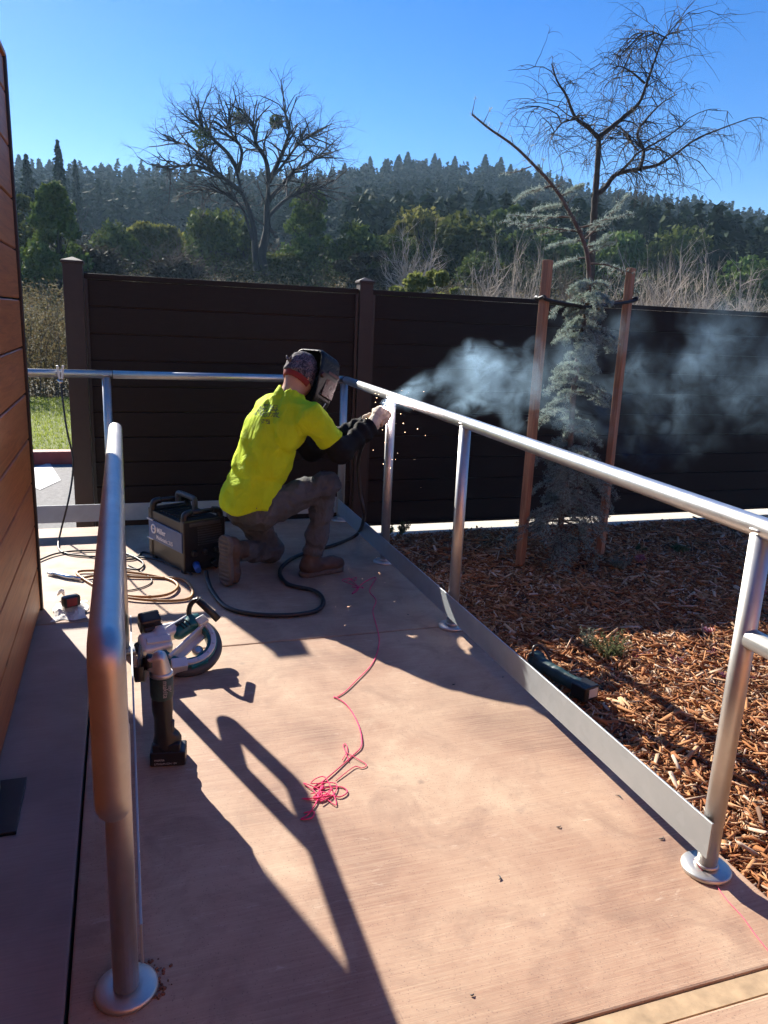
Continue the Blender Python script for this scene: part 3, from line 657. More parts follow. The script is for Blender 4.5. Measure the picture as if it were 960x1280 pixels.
# far wood mass
def low_conifers(pts, hs, r):
    Vs = []; Fs = []; o = 0
    for (x, y, z), h in zip(pts, hs):
        n = 56; t = r.rand(n)**.8; w = .27*(1-t)**.8*h; a = r.rand(n)*6.28; q = w*(.3+.7*r.rand(n))
        C = np.stack([x+np.cos(a)*q, y+np.sin(a)*q, z+t*h], 1); D = np.stack([np.cos(a), np.sin(a), -.4*np.ones(n)], 1)
        V, F = rquads(C, (.075+.05*(1-t))*h, r, .45, 0, D); Vs.append(V); Fs.append(F+o); o += len(V)
    return np.concatenate(Vs), np.concatenate(Fs)
pts = []; hs = []
while len(pts) < 4600:
    px = RS.uniform(-80, 1040); r = RS.uniform(84 if px > 430 else 130, RR)
    if px < 430 and RS.rand() < .45: continue
    pts.append(ridge_pt(px, r)); hs.append(RS.uniform(5, 10))
tag(link('far_wood', np_mesh('far_wood', *low_conifers(pts, hs, RS)), M['conifer']), 'dense conifer wood covering the far hillside', 'woodland', kind='stuff')
def blob_field(n, rng, pxr, hgt, leaf, seed, per=60):
    r = np.random.RandomState(seed); C = []
    for i in range(n):
        px = r.uniform(*pxr); rr = r.uniform(*rng); x, y, z = ridge_pt(px, rr); h = r.uniform(*hgt); d = r.randn(per, 3); d /= np.linalg.norm(d, axis=1)[:, None]; d *= (r.rand(per)**.35)[:, None]
        C.append(np.array([x, y, z+h*.5])+d*np.array([h*.75, h*.75, h*.5]))
    C = np.concatenate(C); return np_mesh('scrub', *rquads(C, leaf*(.6+.8*r.rand(len(C))), r, .3))
tag(link('hillside_scrub', blob_field(520, (62, 210), (-80, 440), (2.0, 4.5), .22, 21, 110), M['scrub']), 'grey brown leafless woodland on the slope below the ridge', 'woodland', kind='stuff')
tag(link('undergrowth', blob_field(340, (48, 84), (-60, 1040), (1.1, 2.6), .13, 23, 170), M['dark_brush']), 'dark green undergrowth filling the gaps between the trees beyond the fence', 'undergrowth', kind='stuff')
tag(link('dry_brush', blob_field(1500, (17, 50), (-40, 1040), (.6, 1.5), .085, 22, 90), M['brush']), 'dry weeds and brush in the field beyond the fence', 'brush', kind='stuff')
# brush seen through the gap left of the fence
r = np.random.RandomState(3); C = []
for i in range(60):
    c = np.array([r.uniform(-3.4, .2), r.uniform(15.3, 16.8), GZ]); h = r.uniform(1.3, 2.25); d = r.rand(320, 3); C.append(c+np.stack([(d[:, 0]-.5)*.6, (d[:, 1]-.5)*.6, d[:, 2]*h], 1))
C = np.concatenate(C); tag(link('tall_weeds', np_mesh('tall_weeds', *rquads(C, .012+.028*r.rand(len(C))**2, r, .5)), M['brush']), 'tall dry weeds behind the lawn in the gap left of the fence', 'brush', kind='stuff')
mb = MB(); rnd = random.Random(4)
for i in range(160):
    x, y = rnd.uniform(-3.4, .2), rnd.uniform(15.2, 16.7); h = rnd.uniform(1.2, 2.3); mb.tube([(x, y, GZ), (x+rnd.gauss(0, .1), y, GZ+h*.5), (x+rnd.gauss(0, .25), y, GZ+h)], [.008, .006, .002], 3, False)
tag(mb.build('weed_stalks', M['twig_brown']), 'thin brown stalks of the tall weeds behind the lawn', 'brush', kind='stuff')
C = np.stack([r.uniform(-4, .6, 26000), r.uniform(9.4, 15.4, 26000), np.full(26000, GZ+.11)], 1); Dv = np.tile(np.array([[0, 0, 1.0]]), (26000, 1))
tag(link('lawn_grass', np_mesh('lawn_grass', *rquads(C, .02+.025*r.rand(26000), r, .12, 0, Dv)), M['grass']), 'sunlit green lawn grass in the gap left of the fence', 'grass', kind='stuff')

# big bare oak
ob = onr(333, 330, 58); oz = float(terr(ob[0], ob[1]))
oak = empty('bare_oak', (ob[0], ob[1], oz), 'large spreading leafless oak on the slope beyond the fence', 'tree')
def at58(px, py, dy=0): q = onr(px, py, 58+dy); return (q[0], q[1], q[2])
rnd = random.Random(12); mb = MB()
OL = [  # limb pixel polylines, start radius
 ([(333, 345), (331, 320), (334, 290), (331, 262), (336, 240), (336, 225)], .36), ([(322, 345), (318, 315), (317, 285), (308, 258), (305, 238), (298, 215)], .27),
 ([(336, 225), (330, 200), (322, 178), (318, 158), (312, 142)], .30), ([(336, 228), (345, 205), (352, 185), (356, 165), (352, 145)], .30),
 ([(335, 250), (352, 232), (370, 215), (392, 200), (408, 188)], .26), ([(336, 270), (358, 250), (380, 240), (402, 232), (416, 228)], .24),
 ([(298, 215), (285, 195), (270, 175), (255, 160), (245, 145)], .26), ([(304, 240), (282, 225), (262, 215), (238, 208), (215, 212)], .24),
 ([(298, 215), (300, 190), (290, 165), (282, 150)], .22), ([(336, 225), (345, 210), (375, 180), (388, 172)], .2), ([(304, 240), (276, 218), (252, 196), (232, 182), (220, 178)], .2), ([(316, 300), (300, 262), (276, 240), (252, 236)], .18)]
wood = MB()
for pl, r0 in OL:
    big_ = r0 in (.36, .27); r0 = r0 if big_ else r0*.62; dy = rnd.uniform(-3.5, 3.5) if not big_ else 0
    P = [at58(x+(rnd.gauss(0, 2.6) if 0 < i else 0), y+(rnd.gauss(0, 2.2) if 0 < i else 0), dy*i/len(pl)) for i, (x, y) in enumerate(pl)]; P = smooth_path(P, 4); n = len(P); wood.tube(P, [r0*(1-.72*i/(n-1)) for i in range(n)], 8, False)
    for j in range(22 if not big_ else 6):
        i = rnd.randint(n//4 if not big_ else n//2, n-1); p = P[i]; d = Vector(P[min(i+1, n-1)])-Vector(P[max(i-1, 0)]); d = d.normalized()+Vector((rnd.gauss(0, .7), rnd.gauss(0, .7), rnd.gauss(.15, .6)))
        limb_tree(mb, p, d, rnd.uniform(1.2, 2.3), .062*(1-.5*i/n)+.018, 4, rnd, .03, .45, 2, .66, 3, (4, 3, 3, 3, 3), 0, .02)
wood.build('trunk', M['bark_dark'], oak); mb.build('branches', M['bark_dark'], oak)
for px, py, s in ((254, 172, .75), (299, 148, .6), (345, 152, .5)):     # mistletoe clumps
    c = np.array(at58(px, py)); d = RS.randn(420, 3); d /= np.linalg.norm(d, axis=1)[:, None]; C = c+d*(RS.rand(420)**.4)[:, None]*s
    o = link('mistletoe', np_mesh('mistletoe', *rquads(C, .10, RS)), M['oak_leaf']); wparent(o, oak)

# bare weeping tree just beyond the fence
BY = 8.6
def atB(px, py, dy=0): q = ony(px, py, BY+dy); return (q[0], q[1], q[2])
bb = atB(736, 420); bt = empty('bare_tree', (bb[0], bb[1], GZ), 'leafless tree with arching drooping twigs rising behind the staked cedar', 'tree')
wood = MB(); mb = MB(); rnd = random.Random(5)
BL = [([(737, 520), (738, 400), (738, 330), (742, 285), (742, 250), (745, 205), (748, 172)], .085, .05, 0), ([(748, 172), (733, 160), (721, 148), (709, 120), (698, 98), (690, 80)], .042, .012, .15),
 ([(748, 172), (765, 158), (785, 144), (800, 128), (806, 104), (818, 74), (834, 48), (848, 40)], .046, .010, -.1), ([(742, 246), (755, 233), (772, 219), (795, 213), (822, 206), (842, 194), (870, 176), (902, 162), (938, 148)], .052, .010, .2),
 ([(800, 212), (802, 190), (798, 170), (808, 150), (826, 130), (846, 118)], .034, .009, .35), ([(797, 188), (785, 172), (776, 158)], .02, .008, .4), ([(772, 219), (788, 203), (800, 190), (830, 170), (862, 150)], .03, .008, -.3), ([(721, 148), (705, 158), (692, 167)], .018, .007, -.1), ([(806, 104), (790, 92), (776, 84), (762, 84)], .02, .006, .2), ([(834, 48), (812, 40), (800, 44)], .014, .005, 0)]
def droop_twig(p, d, L, r0, lvl=0):
    pts = [Vector(p)]; d = Vector(d).normalized(); q = Vector(p); n = 6
    for i in range(n):
        d = (d+Vector((rnd.gauss(0, .20), rnd.gauss(0, .20), -.19+rnd.gauss(0, .18)))).normalized(); q = q+d*(L/n); pts.append(q)
    mb.tube(pts, [r0*(1-.75*i/n) for i in range(n+1)], 3, False)
    if lvl < 2:
        for j in range(4 if lvl == 0 else 2):
            i = rnd.randint(1, n-1); droop_twig(pts[i], d*.5+Vector((rnd.gauss(0, .8), rnd.gauss(0, .6), rnd.gauss(.35, .5))), L*rnd.uniform(.4, .75), r0*.6, lvl+1)
for pl, r0, r1, dy in BL:
    r0 *= .72; P = smooth_path([atB(x+(rnd.gauss(0, 1.5) if i else 0), y+(rnd.gauss(0, 1.5) if i else 0), dy*i/len(pl)*2) for i, (x, y) in enumerate(pl)], 5); n = len(P); wood.tube(P, [(r0+(r1*.6-r0)*(i/(n-1))**.8)*(1+.10*math.sin(i*2.3)) for i in range(n)], 8, False)
    for j in range(8 if r0 > .058 else (26 if len(pl) > 6 else 14)):
        i = rnd.randint(int(n*(.72 if r0 > .058 else .2)), n-1); p = P[i]; d = Vector(P[min(i+1, n-1)])-Vector(P[max(i-1, 0)]); d = d.normalized()*.5+Vector((rnd.gauss(0, .65), rnd.gauss(0, .6), rnd.gauss(.28, .45)))
        droop_twig(p, d, rnd.uniform(.35, .95), rnd.uniform(.004, .011)*(1.15-.5*i/n))
wood.build('trunk', M['bark_dark'], bt); mb.build('twigs', M['bark_dark'], bt)

# staked blue cedar
CY = 4.43
def atC(px, py, dy=0): q = ony(px, py, CY+dy); return np.array(q)
cb = atC(695, 705); ced = empty('staked_cedar', (cb[0], cb[1], float(mz(CY))), 'young blue grey cedar tied between two wooden stakes in the mulch', 'tree')
TP = [(694, 712), (700, 660), (707, 610), (713, 550), (718, 480), (729, 410), (736, 362), (735, 325), (728, 298), (712, 266), (694, 236), (668, 207), (642, 182), (612, 161), (590, 143)]
P = smooth_path([atC(x, y, .10*max(0, i-7)/7) for i, (x, y) in enumerate(TP)], 6); n = len(P); wood = MB()
wood.tube(P, [.021*(1-.85*i/(n-1))+.0022 for i in range(n)], 8, False)
NC = []; ND = []; rnd = random.Random(8)
def needles(p, d, k, spread=.02):
    for _ in range(k):
        NC.append(np.array(p)+np.array([rnd.gauss(0, spread), rnd.gauss(0, spread), rnd.gauss(.004, spread*.6)])); ND.append(np.array([rnd.gauss(0, .8), rnd.gauss(0, .8), rnd.gauss(.6, .6)])+.4*np.array(d))
def cedar_branch(p, a, L, droop, r0=.007, rise=.15, dens=1.0):
    d = Vector((math.cos(a), math.sin(a), rise)).normalized(); q = Vector(p); pts = [q]; n = 9
    for i in range(n):
        d = (d+Vector((rnd.gauss(0, .10), rnd.gauss(0, .10), -droop*(i+1)/n+rnd.gauss(0, .06)))).normalized(); q = q+d*(L/n); pts.append(q)
        if i > 0:
            needles(q, d, int(15*dens), .010+.006*(1-i/n))
            for s in (-1, 1):
                if rnd.random() < .75:
                    sd = d.cross(Vector((0, 0, 1))).normalized()*s; l2 = L*.30*(1-.55*i/n)*rnd.uniform(.5, 1.2); t = q
                    for k_ in range(3):
                        t = t+(sd+d*.55+Vector((0, 0, -.22*k_))).normalized()*(l2/3); needles(t, sd, int(9*dens), .008)
                    wood.tube([q, t], [.003, .0015], 3, False)
    wood.tube(pts, [r0*(1-.8*i/n) for i in range(n+1)], 4, False)
zs = np.array([p[2] for p in P])
for j in range(150):
    zz = rnd.uniform(.03, 1.72)**1.0; i = int(np.argmin(np.abs(zs-zz))); a = rnd.random()*6.283
    L = np.interp(zz, [0, .25, .55, .9, 1.25, 1.5, 1.72], [.38, .46, .38, .29, .24, .24, .22])*rnd.uniform(.45, 1.12)
    cedar_branch(P[i], a, L, .34 if zz < .8 else .28, rise=.1 if zz < .5 else .2)
for px, py, qx, qy, dr in ((715, 272, 640, 262, .02), (728, 290, 645, 275, .03), (730, 300, 792, 256, -.03), (722, 285, 775, 270, .03), (735, 330, 800, 326, .12), (733, 318, 770, 300, .0), (735, 322, 690, 322, .08), (733, 308, 760, 310, .05), (728, 300, 690, 298, .06), (700, 245, 728, 238, .02), (690, 232, 660, 240, .05), (705, 255, 676, 262, .05)):
    p = atC(px, py, .06); q = atC(qx, qy, .06+rnd.uniform(-.1, .1)); v = q-p; L = np.linalg.norm(v); cedar_branch(p, math.atan2(v[1], v[0]), L, dr, rise=float(v[2]/max(np.hypot(v[0], v[1]), .01)), dens=1.05)
for i in range(int(n*.55), n):                                  # bud spurs on the bare leader
    for _ in range(2):
        needles(P[i], (0, 0, 1), 7 if i < n*.8 else 4, .012)
    if i % 4 == 0:
        q = Vector(P[i])+Vector((rnd.gauss(.02, .03), rnd.gauss(0, .03), rnd.uniform(.03, .09))); wood.tube([P[i], q], [.003, .0012], 4, False); needles(q, (0, 0, 1), 10, .010)
a1 = atC(664, 208); q1 = atC(625, 217); wood.tube([a1, (a1+q1)/2+np.array([0, 0, -.012]), q1], [.004, .003, .0015], 4, False)
for t in np.linspace(.2, 1, 9): needles(a1+(q1-a1)*t+np.array([0, 0, -.01]), (0, 0, 1), 6, .008)
wood.build('trunk', M['bark_grey'], ced)
NC = np.array(NC); ND = np.array(ND); wparent(link('crown', np_mesh('crown', *rquads(NC, (.009+.007*RS.rand(len(NC))), RS, .13, 0, ND)), M['cedar']), ced)
# stakes and ties
for (bx, by), (tx, ty), w, mt, lb, Yb in (((650, 706), (685, 325), .058, 'stake', 'left of two reddish wooden stakes beside the cedar', 4.40), ((750, 690), (789, 335), .056, 'stake_pale', 'right of two wooden stakes beside the cedar, paler edged', 4.52)):
    b = ony(bx, by, Yb); t = ony(tx, ty, Yb); ax = Vector(t-b); L = ax.length; Mx = ax.to_track_quat('Z', 'X').to_matrix(); s = empty('wooden_stake', tuple(b), lb, 'stake', 'stakes holding the cedar')
    MB().bev(tuple((b+t)/2-np.array([0, 0, .06])), (w, w*.8, L+.12), .006, Mx @ Matrix.Rotation(.5, 3, 'Z')).build('pole', M['stake'], s)
    zc = 1.60 if Yb < 4.5 else 1.63; tt = (zc-b[2])/(t[2]-b[2]); c = b+(t-b)*tt
    cc = P[int(np.argmin(np.abs(zs-1.57)))]; d = np.array(cc)-c; d /= np.linalg.norm(d); sd = np.array([-d[1], d[0], 0])
    ring = []
    loop = [c-d*.045, c-d*.03+sd*.045, c+sd*.042, np.array(cc)+sd*.03, np.array(cc)+d*.03, np.array(cc)-sd*.03, c-sd*.042, c-d*.03-sd*.045, c-d*.045]
    tie = MB().tube(smooth_path([q+np.array([0, 0, .01*math.sin(i*2)]) for i, q in enumerate(loop)], 5), .011, 8)
    tag(tie.build('tree_tie', M['rubber']), 'black rubber tie looping the cedar to the '+('left' if Yb < 4.5 else 'right')+' wooden stake', 'tree tie', 'tree ties')

# little plants in the mulch
def herb(name, label, px, py, z, hh, n, mat, spread, leaf=.010, seed=1, cat='plant', upright=.9):
    b = onz(px, py, z); rnd = random.Random(seed); e = empty(name, tuple(b), label, cat); st = MB(); C = []; D = []
    for i in range(n):
        a = rnd.random()*6.28; L = hh*rnd.uniform(.5, 1.1); d = Vector((math.cos(a)*spread, math.sin(a)*spread, upright)).normalized(); q = Vector(b); pts = [q]
        for k_ in range(6):
            d = (d+Vector((rnd.gauss(0, .12), rnd.gauss(0, .12), rnd.gauss(0, .06)))).normalized(); q = q+d*(L/6); pts.append(q)
            if k_ > 0:
                for _ in range(9): C.append(np.array(q)+np.array([rnd.gauss(0, .006), rnd.gauss(0, .006), rnd.gauss(0, .008)])); D.append(np.array([rnd.gauss(0, .7), rnd.gauss(0, .7), .5]))
        st.tube(pts, .0016, 3, False)
    st.build('stems', M['twig_brown'], e); C = np.array(C); wparent(link('leaves', np_mesh('leaves', *rquads(C, leaf*(.6+.7*RS.rand(len(C))), RS, .25, 0, np.array(D))), M[mat]), e); return e
herb('herb', 'feathery green seedling growing in the sunlit mulch behind the kick plate', 762, 826, -.10, .15, 26, 'herb', .8, .010, 1)
herb('herb', 'small silvery sprig standing just left of the feathery seedling', 733, 815, -.10, .12, 8, 'silver_herb', .35, .009, 2)
herb('herb', 'silver leaved plant in shaded mulch at the foot of the right stake', 775, 712, -.14, .11, 22, 'silver_herb', .9, .011, 3)
herb('herb', 'small leafy weed beside the second rail post by the pale strip', 502, 668, -.19, .10, 9, 'herb', .6, .014, 4)
herb('herb', 'low weed next to the rail post, nearest the white strip', 487, 666, -.19, .06, 6, 'herb', .8, .012, 5)
herb('herb', 'dark green ground plant in the shaded mulch at right', 850, 690, -.17, .07, 30, 'herb', 1.6, .012, 6)
herb('herb', 'low green plant in the shade right of the cedar', 800, 690, -.17, .06, 26, 'herb', 1.6, .010, 7)
for i, (px, py) in enumerate(((800, 822), (845, 828), (893, 820), (942, 850), (905, 848), (886, 790), (800, 698), (950, 740))):
    herb('flower_clump', ['faded mauve flowers right of the feathery seedling', 'small mauve flower patch in the middle of the sunlit mulch', 'crimson and mauve flower patch left of the near rail post', 'dark mauve flowers beside the near rail post', 'greyish flower patch below the crimson one', 'faded flower patch above the crimson one', 'low greyish plant in shade below the pale strip', 'dusky flower clump right of the near rail post top'][i], px, py, -.09, .035, 16, 'petal', 2.2, .008, 20+i, 'flowers', .6)
# overhead wire
w0, w1 = onr(700, -190, 34), onr(1150, 50, 40); MBw = MB().tube([w0+(w1-w0)*t+np.array([0, 0, -1.2*4*t*(1-t)*.25]) for t in np.linspace(0, 1, 20)], .012, 5)
tag(MBw.build('overhead_wire', M['cable']), 'thin black wire crossing the top right corner of the sky', 'wire')

# ================================================================== PERSON
fwd = np.array([.85, .53, 0]); fwd /= np.linalg.norm(fwd); rgt = np.array([fwd[1], -fwd[0], 0]); UPV = np.array([0, 0, 1.0])
pel, wai, che, nek = np.array([.650, 4.13, .43]), np.array([.688, 4.125, .60]), np.array([.758, 4.13, .79]), np.array([.862, 4.15, 1.015])
spine = (nek-pel)/np.linalg.norm(nek-pel); TM = frame(spine, rgt)          # columns: right, depth, up
shR, shL = np.array([.950, 3.99, .905]), np.array([.775, 4.285, .915])
elR, elL = np.array([1.105, 3.985, .722]), np.array([1.02, 4.33, .675])
wrR, wrL = np.array([1.305, 4.10, .845]), np.array([1.315, 4.235, .835])
hiR, hiL = np.array([.705, 4.045, .405]), np.array([.615, 4.205, .39])
knR, knL = np.array([1.055, 4.075, .525]), np.array([.795, 4.315, .080])
anR, anL = np.array([.995, 4.08, .135]), np.array([.575, 4.075, .165])
hdc = np.array([.925, 4.185, 1.122]); face = fwd*.90+np.array([0, 0, -.43]); face /= np.linalg.norm(face); HM = frame(np.cross(rgt, face)*1.0 if np.cross(rgt, face)[2] > 0 else -np.cross(rgt, face), rgt)  # right, (+-)face, up
person = empty('person', (.75, 4.12, 0), 'kneeling welder in lime yellow shirt and raised welding hood working at the guardrail', 'person')
person['label'] = 'kneeling person in lime yellow shirt, welding hood and grey trousers welding the guardrail'
def torso(p, o=0.0):
    d = ell(p, pel, (.168+o, .128+o, .16+o), TM); d = smin(d, ell(p, wai, (.170+o, .125+o, .20+o), TM), .06)
    d = smin(d, ell(p, che, (.180+o, .128+o, .22+o), TM), .06); d = smin(d, cap(p, shL, shR, .055+o, .055+o), .09)
    d = smin(d, cap(p, shR-rgt*.03, nek-spine*.035, .050+o, .048+o), .05); d = smin(d, cap(p, shL+rgt*.03, nek-spine*.035, .050+o, .048+o), .05)
    return smin(d, cap(p, che+spine*.12, nek, .085+o, .06+o), .05)
def body_sdf(p):
    d = torso(p, -.026); d = smin(d, cap(p, nek-spine*.03, hdc-face*.02, .058, .055), .03)
    d = smin(d, ell(p, hdc, (.072, .092, .108), HM), .02); d = smin(d, ell(p, hdc+face*.02-HM[:, 2]*.07, (.05, .06, .05), HM), .03)
    d = smin(d, ell(p, hdc+face*.095-HM[:, 2]*.01, (.012, .018, .022), HM), .012)          # nose
    for s in (-1, 1):
        d = smin(d, ell(p, hdc+rgt*s*.074-HM[:, 2]*.012-face*.01, (.010, .018, .030), HM), .006)    # ears
        d = smax(d, -ell(p, hdc+rgt*s*.03+face*.092+HM[:, 2]*.008, (.014, .01, .008), HM), .006)    # eye sockets
    for a, b, c_, r in ((shR, elR, wrR, (.05, .042, .034)), (shL, elL, wrL, (.05, .042, .034)), (hiR, knR, anR, (.082, .056, .042)), (hiL, knL, anL, (.082, .056, .042))):
        d = smin(d, cap(p, a, b, r[0], r[1]), .03); d = smin(d, cap(p, b, c_, r[1], r[2]), .02)
    return d
sdf_obj('body', body_sdf, (.4, 3.85, 0), (1.45, 4.5, 1.30), .011, M['skin'], person)
# T-shirt, with hem, neck and sleeve ends
armd = (elR-shR)/np.linalg.norm(elR-shR); armdL = (elL-shL)/np.linalg.norm(elL-shL)
def shirt_sdf(p):
    q = p+0.0; hem = np.clip((.62-p[:, 2])/.25, 0, 1)
    d = torso(p, .012); d = smin(d, ell(p, pel-np.array([0, 0, .01])-fwd*.02, (.182, .15, .15), TM), .05)
    d = smin(d, cap(p, shR, shR+armd*.17, .068, .080), .06); d = smin(d, cap(p, shL, shL+armdL*.17, .068, .080), .06)
    loc = (p-pel)@TM
    w = wrk(p, 22, .0085, 0)*(.35+.65*hem)+wrk(p*np.array([1, 1, .45]), 40, .0038, 1)
    tw = np.sin(loc[:, 2]*34+loc[:, 0]*26+2.2*np.sin(loc[:, 0]*9))*.005*np.clip(1.25-np.abs(loc[:, 2]-.22)/.22, 0, 1)
    fold = -.010*np.exp(-((loc[:, 0]*.75+loc[:, 2]*.62-.325)/.016)**2)-.008*np.exp(-((loc[:, 0]*.9+loc[:, 2]*.35-.235)/.014)**2)-.007*np.exp(-((loc[:, 2]-.10-.35*np.abs(loc[:, 0]))/.012)**2)
    d = d-w-tw-fold
    hz = .402-.012*np.sin(p[:, 0]*26)-.01*np.sin(p[:, 1]*19); pl = -(p[:, 2]-(hz+.30*np.clip(p[:, 0]-.72, 0, 1)-.06*np.clip(.66-p[:, 0], 0, 1)))
    d = smax(d, pl, .008)
    d = smax(d, -cap(p, nek-spine*.022+fwd*.006, nek+spine*.3, .070, .085), .006)
    near = np.linalg.norm(p-shR-armd*.19, axis=1) < .14; d = np.where(near, smax(d, (p-shR)@armd-.165-.05*((p-shR)@UPV+.12), .008), d)
    nearL = np.linalg.norm(p-shL-armdL*.19, axis=1) < .14; d = np.where(nearL, smax(d, (p-shL)@armdL-.165, .008), d)
    return d
k, hv = M['_hv']; v = k.co('Object'); sx = k.n('ShaderNodeSeparateXYZ'); k.l(v, sx.inputs[0])
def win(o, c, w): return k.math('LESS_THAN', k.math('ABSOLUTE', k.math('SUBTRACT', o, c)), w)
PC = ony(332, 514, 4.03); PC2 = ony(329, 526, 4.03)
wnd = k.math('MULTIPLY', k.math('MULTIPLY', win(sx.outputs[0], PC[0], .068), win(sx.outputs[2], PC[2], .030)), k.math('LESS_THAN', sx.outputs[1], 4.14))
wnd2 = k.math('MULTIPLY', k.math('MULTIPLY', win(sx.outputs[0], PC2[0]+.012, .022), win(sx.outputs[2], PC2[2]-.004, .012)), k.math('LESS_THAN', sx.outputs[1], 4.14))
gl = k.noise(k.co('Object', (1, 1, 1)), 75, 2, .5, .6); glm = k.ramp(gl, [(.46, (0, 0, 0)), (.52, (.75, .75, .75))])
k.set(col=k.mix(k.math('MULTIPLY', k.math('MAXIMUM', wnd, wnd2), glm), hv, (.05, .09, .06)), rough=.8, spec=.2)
cr = k.noise(k.co('Object', (1, 1, .55), (.4, .3, .2)), 9, 5, .55, 2.2); k.bump(cr, .55, .035); M['shirt'] = k.m; del M['_hv']
sdf_obj('t_shirt', shirt_sdf, (.42, 3.84, .32), (1.14, 4.52, 1.06), .0085, M['shirt'], person)
def sleeves(p):
    d = 1e9*np.ones(len(p))
    for s, e, w_ in ((shR, elR, wrR), (shL, elL, wrL)):
        a = (w_-e)/np.linalg.norm(w_-e)
        t = cap(p, s, e, .066, .064); t = smin(t, cap(p, e, w_-a*.02, .064, .055), .035); t = smin(t, cap(p, w_-a*.055, w_-a*.02, .058, .057), .02)
        along = (p-e)@a; t = t-wrk(p, 34, .005, 2)-.006*np.sin(along*95+(p@rgt)*22)*np.clip((along-.05)/.1, 0, 1)
        t = smax(t, (p-w_)@a-.005, .008); d = np.minimum(d, t)
    return d
sdf_obj('jacket_sleeves', sleeves, (.66, 3.85, .55), (1.40, 4.45, 1.02), .0085, M['black_cloth'], person)
def chest_front(p):       # black jacket front under the shirt, seen below the arm
    d = ell(p, che+fwd*.075-spine*.07, (.135, .075, .17), TM); d = smin(d, ell(p, wai+fwd*.10, (.12, .06, .11), TM), .05); return d-wrk(p, 30, .005, 1)
sdf_obj('jacket_front', chest_front, (.6, 3.88, .40), (1.10, 4.5, 1.0), .011, M['black_cloth'], person)
def trousers(p):
    d = ell(p, pel-np.array([0, 0, .030]), (.174, .138, .138), TM)
    d = smin(d, cap(p, hiR, knR, .104, .080), .05); shin = cap(p, knR, anR+np.array([0, 0, .0]), .076, .064); d2 = smin(d, shin, .03)
    dl = smin(cap(p, hiL, knL, .098, .078), cap(p, knL, anL, .074, .060), .03); d2 = smin(d2, dl, .04)
    zz = p[:, 2]; w = wrk(p, 24, .0085, 3)+wrk(p, 52, .0035, 1)
    b_ = .007*np.sin(zz*78+4*np.sin(p[:, 0]*14))*np.exp(-((np.linalg.norm((p-anR)[:, :2], axis=1))/.09)**2)*np.clip((.36-zz)/.2, 0, 1)
    kd = np.linalg.norm(p-hiR, axis=1); crease = -.010*np.exp(-((kd-.085)/.013)**2)-.007*np.exp(-((kd-.15)/.012)**2)
    d2 = d2-w-b_-np.where(zz < .50, crease, 0)
    d2 = smax(d2, .085-zz-.4*np.clip(np.linalg.norm(p-anR, axis=1)*-1+.10, 0, 1)*0, .006) if False else d2
    ax = (anL-knL)/np.linalg.norm(anL-knL); nr = np.linalg.norm(p-anL, axis=1) < .13; d2 = np.where(nr, smax(d2, (p-anL)@ax+.005, .006), d2)
    nr = np.linalg.norm(p-anR, axis=1) < .11; d2 = np.where(nr, smax(d2, (anR[2]-.048)-zz, .006), d2)
    return smax(d2, .004-zz, .004)
sdf_obj('trousers', trousers, (.44, 3.86, -.01), (1.18, 4.46, .60), .009, M['trouser'], person)
ft = np.array([.955, .296, 0]); ft /= np.linalg.norm(ft); fs = np.array([ft[1], -ft[0], 0])
heel = np.array([.915, 4.052, 0]); 
def bootR(p):
    FM = np.stack([ft, fs, UPV], 1)
    d = cap(p, heel+ft*.045+UPV*.055, heel+ft*.20+UPV*.050, .047, .043); d = smin(d, ell(p, heel+ft*.225+UPV*.045, (.062, .048, .040), FM), .03)
    d = smin(d, cap(p, heel+ft*.055+UPV*.05, anR+UPV*.03, .048, .052), .03); d = d-wrk(p, 50, .002, 1); return smax(d, .022-p[:, 2], .004)
bR = sdf_obj('boot', bootR, (.82, 3.95, 0), (1.28, 4.22, .24), .006, M['boot'], person)
def soleshape(p, FM, c, L=.142, W=.050, T=.014):
    q = (p-c)@FM; wv_ = W*(1-.18*np.exp(-((q[:, 0]+.03)/.035)**2)); e = np.sqrt((np.maximum(np.abs(q[:, 0])-(L-.05), 0))**2+(q[:, 1]*.05/wv_)**2)-.05
    tread = .003*np.sign(np.sin(q[:, 0]*260))*(np.abs(q[:, 1]) < .036)*(q[:, 2] < 0); return smax(e, np.abs(q[:, 2])-T+tread*-1, .004)
FMR = np.stack([ft, fs, UPV], 1); wparent(sdf_obj('sole', lambda p: soleshape(p, FMR, heel+ft*.135+UPV*.015), (.82, 3.95, -.005), (1.28, 4.22, .05), .005, M['sole']), bR)
bk = -fwd; lz = np.array([.06, .04, 1.0]); lz -= bk*(lz@bk); lz /= np.linalg.norm(lz); sdv = np.cross(lz, bk)
toe = np.array([.478, 3.965, .012]); FML = np.stack([-lz, sdv, -bk], 1)
def bootL(p):
    c0 = toe-bk*.050
    d = cap(p, c0+lz*.055, c0+lz*.215, .044, .046); d = smin(d, ell(p, c0+lz*.045+bk*-.0, (.055, .047, .040), FML), .03); d = smin(d, cap(p, c0+lz*.19, anL-bk*.02, .046, .052), .03)
    d = d-wrk(p, 50, .002, 1); d = smax(d, (p-(toe-bk*.022))@bk, .004); return smax(d, .004-p[:, 2], .004)
bL = sdf_obj('boot', bootL, (.40, 3.88, -.005), (.72, 4.2, .32), .006, M['boot'], person)
wparent(sdf_obj('sole', lambda p: soleshape(p, FML, toe+lz*.135-bk*.012), (.40, 3.88, -.01), (.62, 4.1, .32), .005, M['sole']), bL)
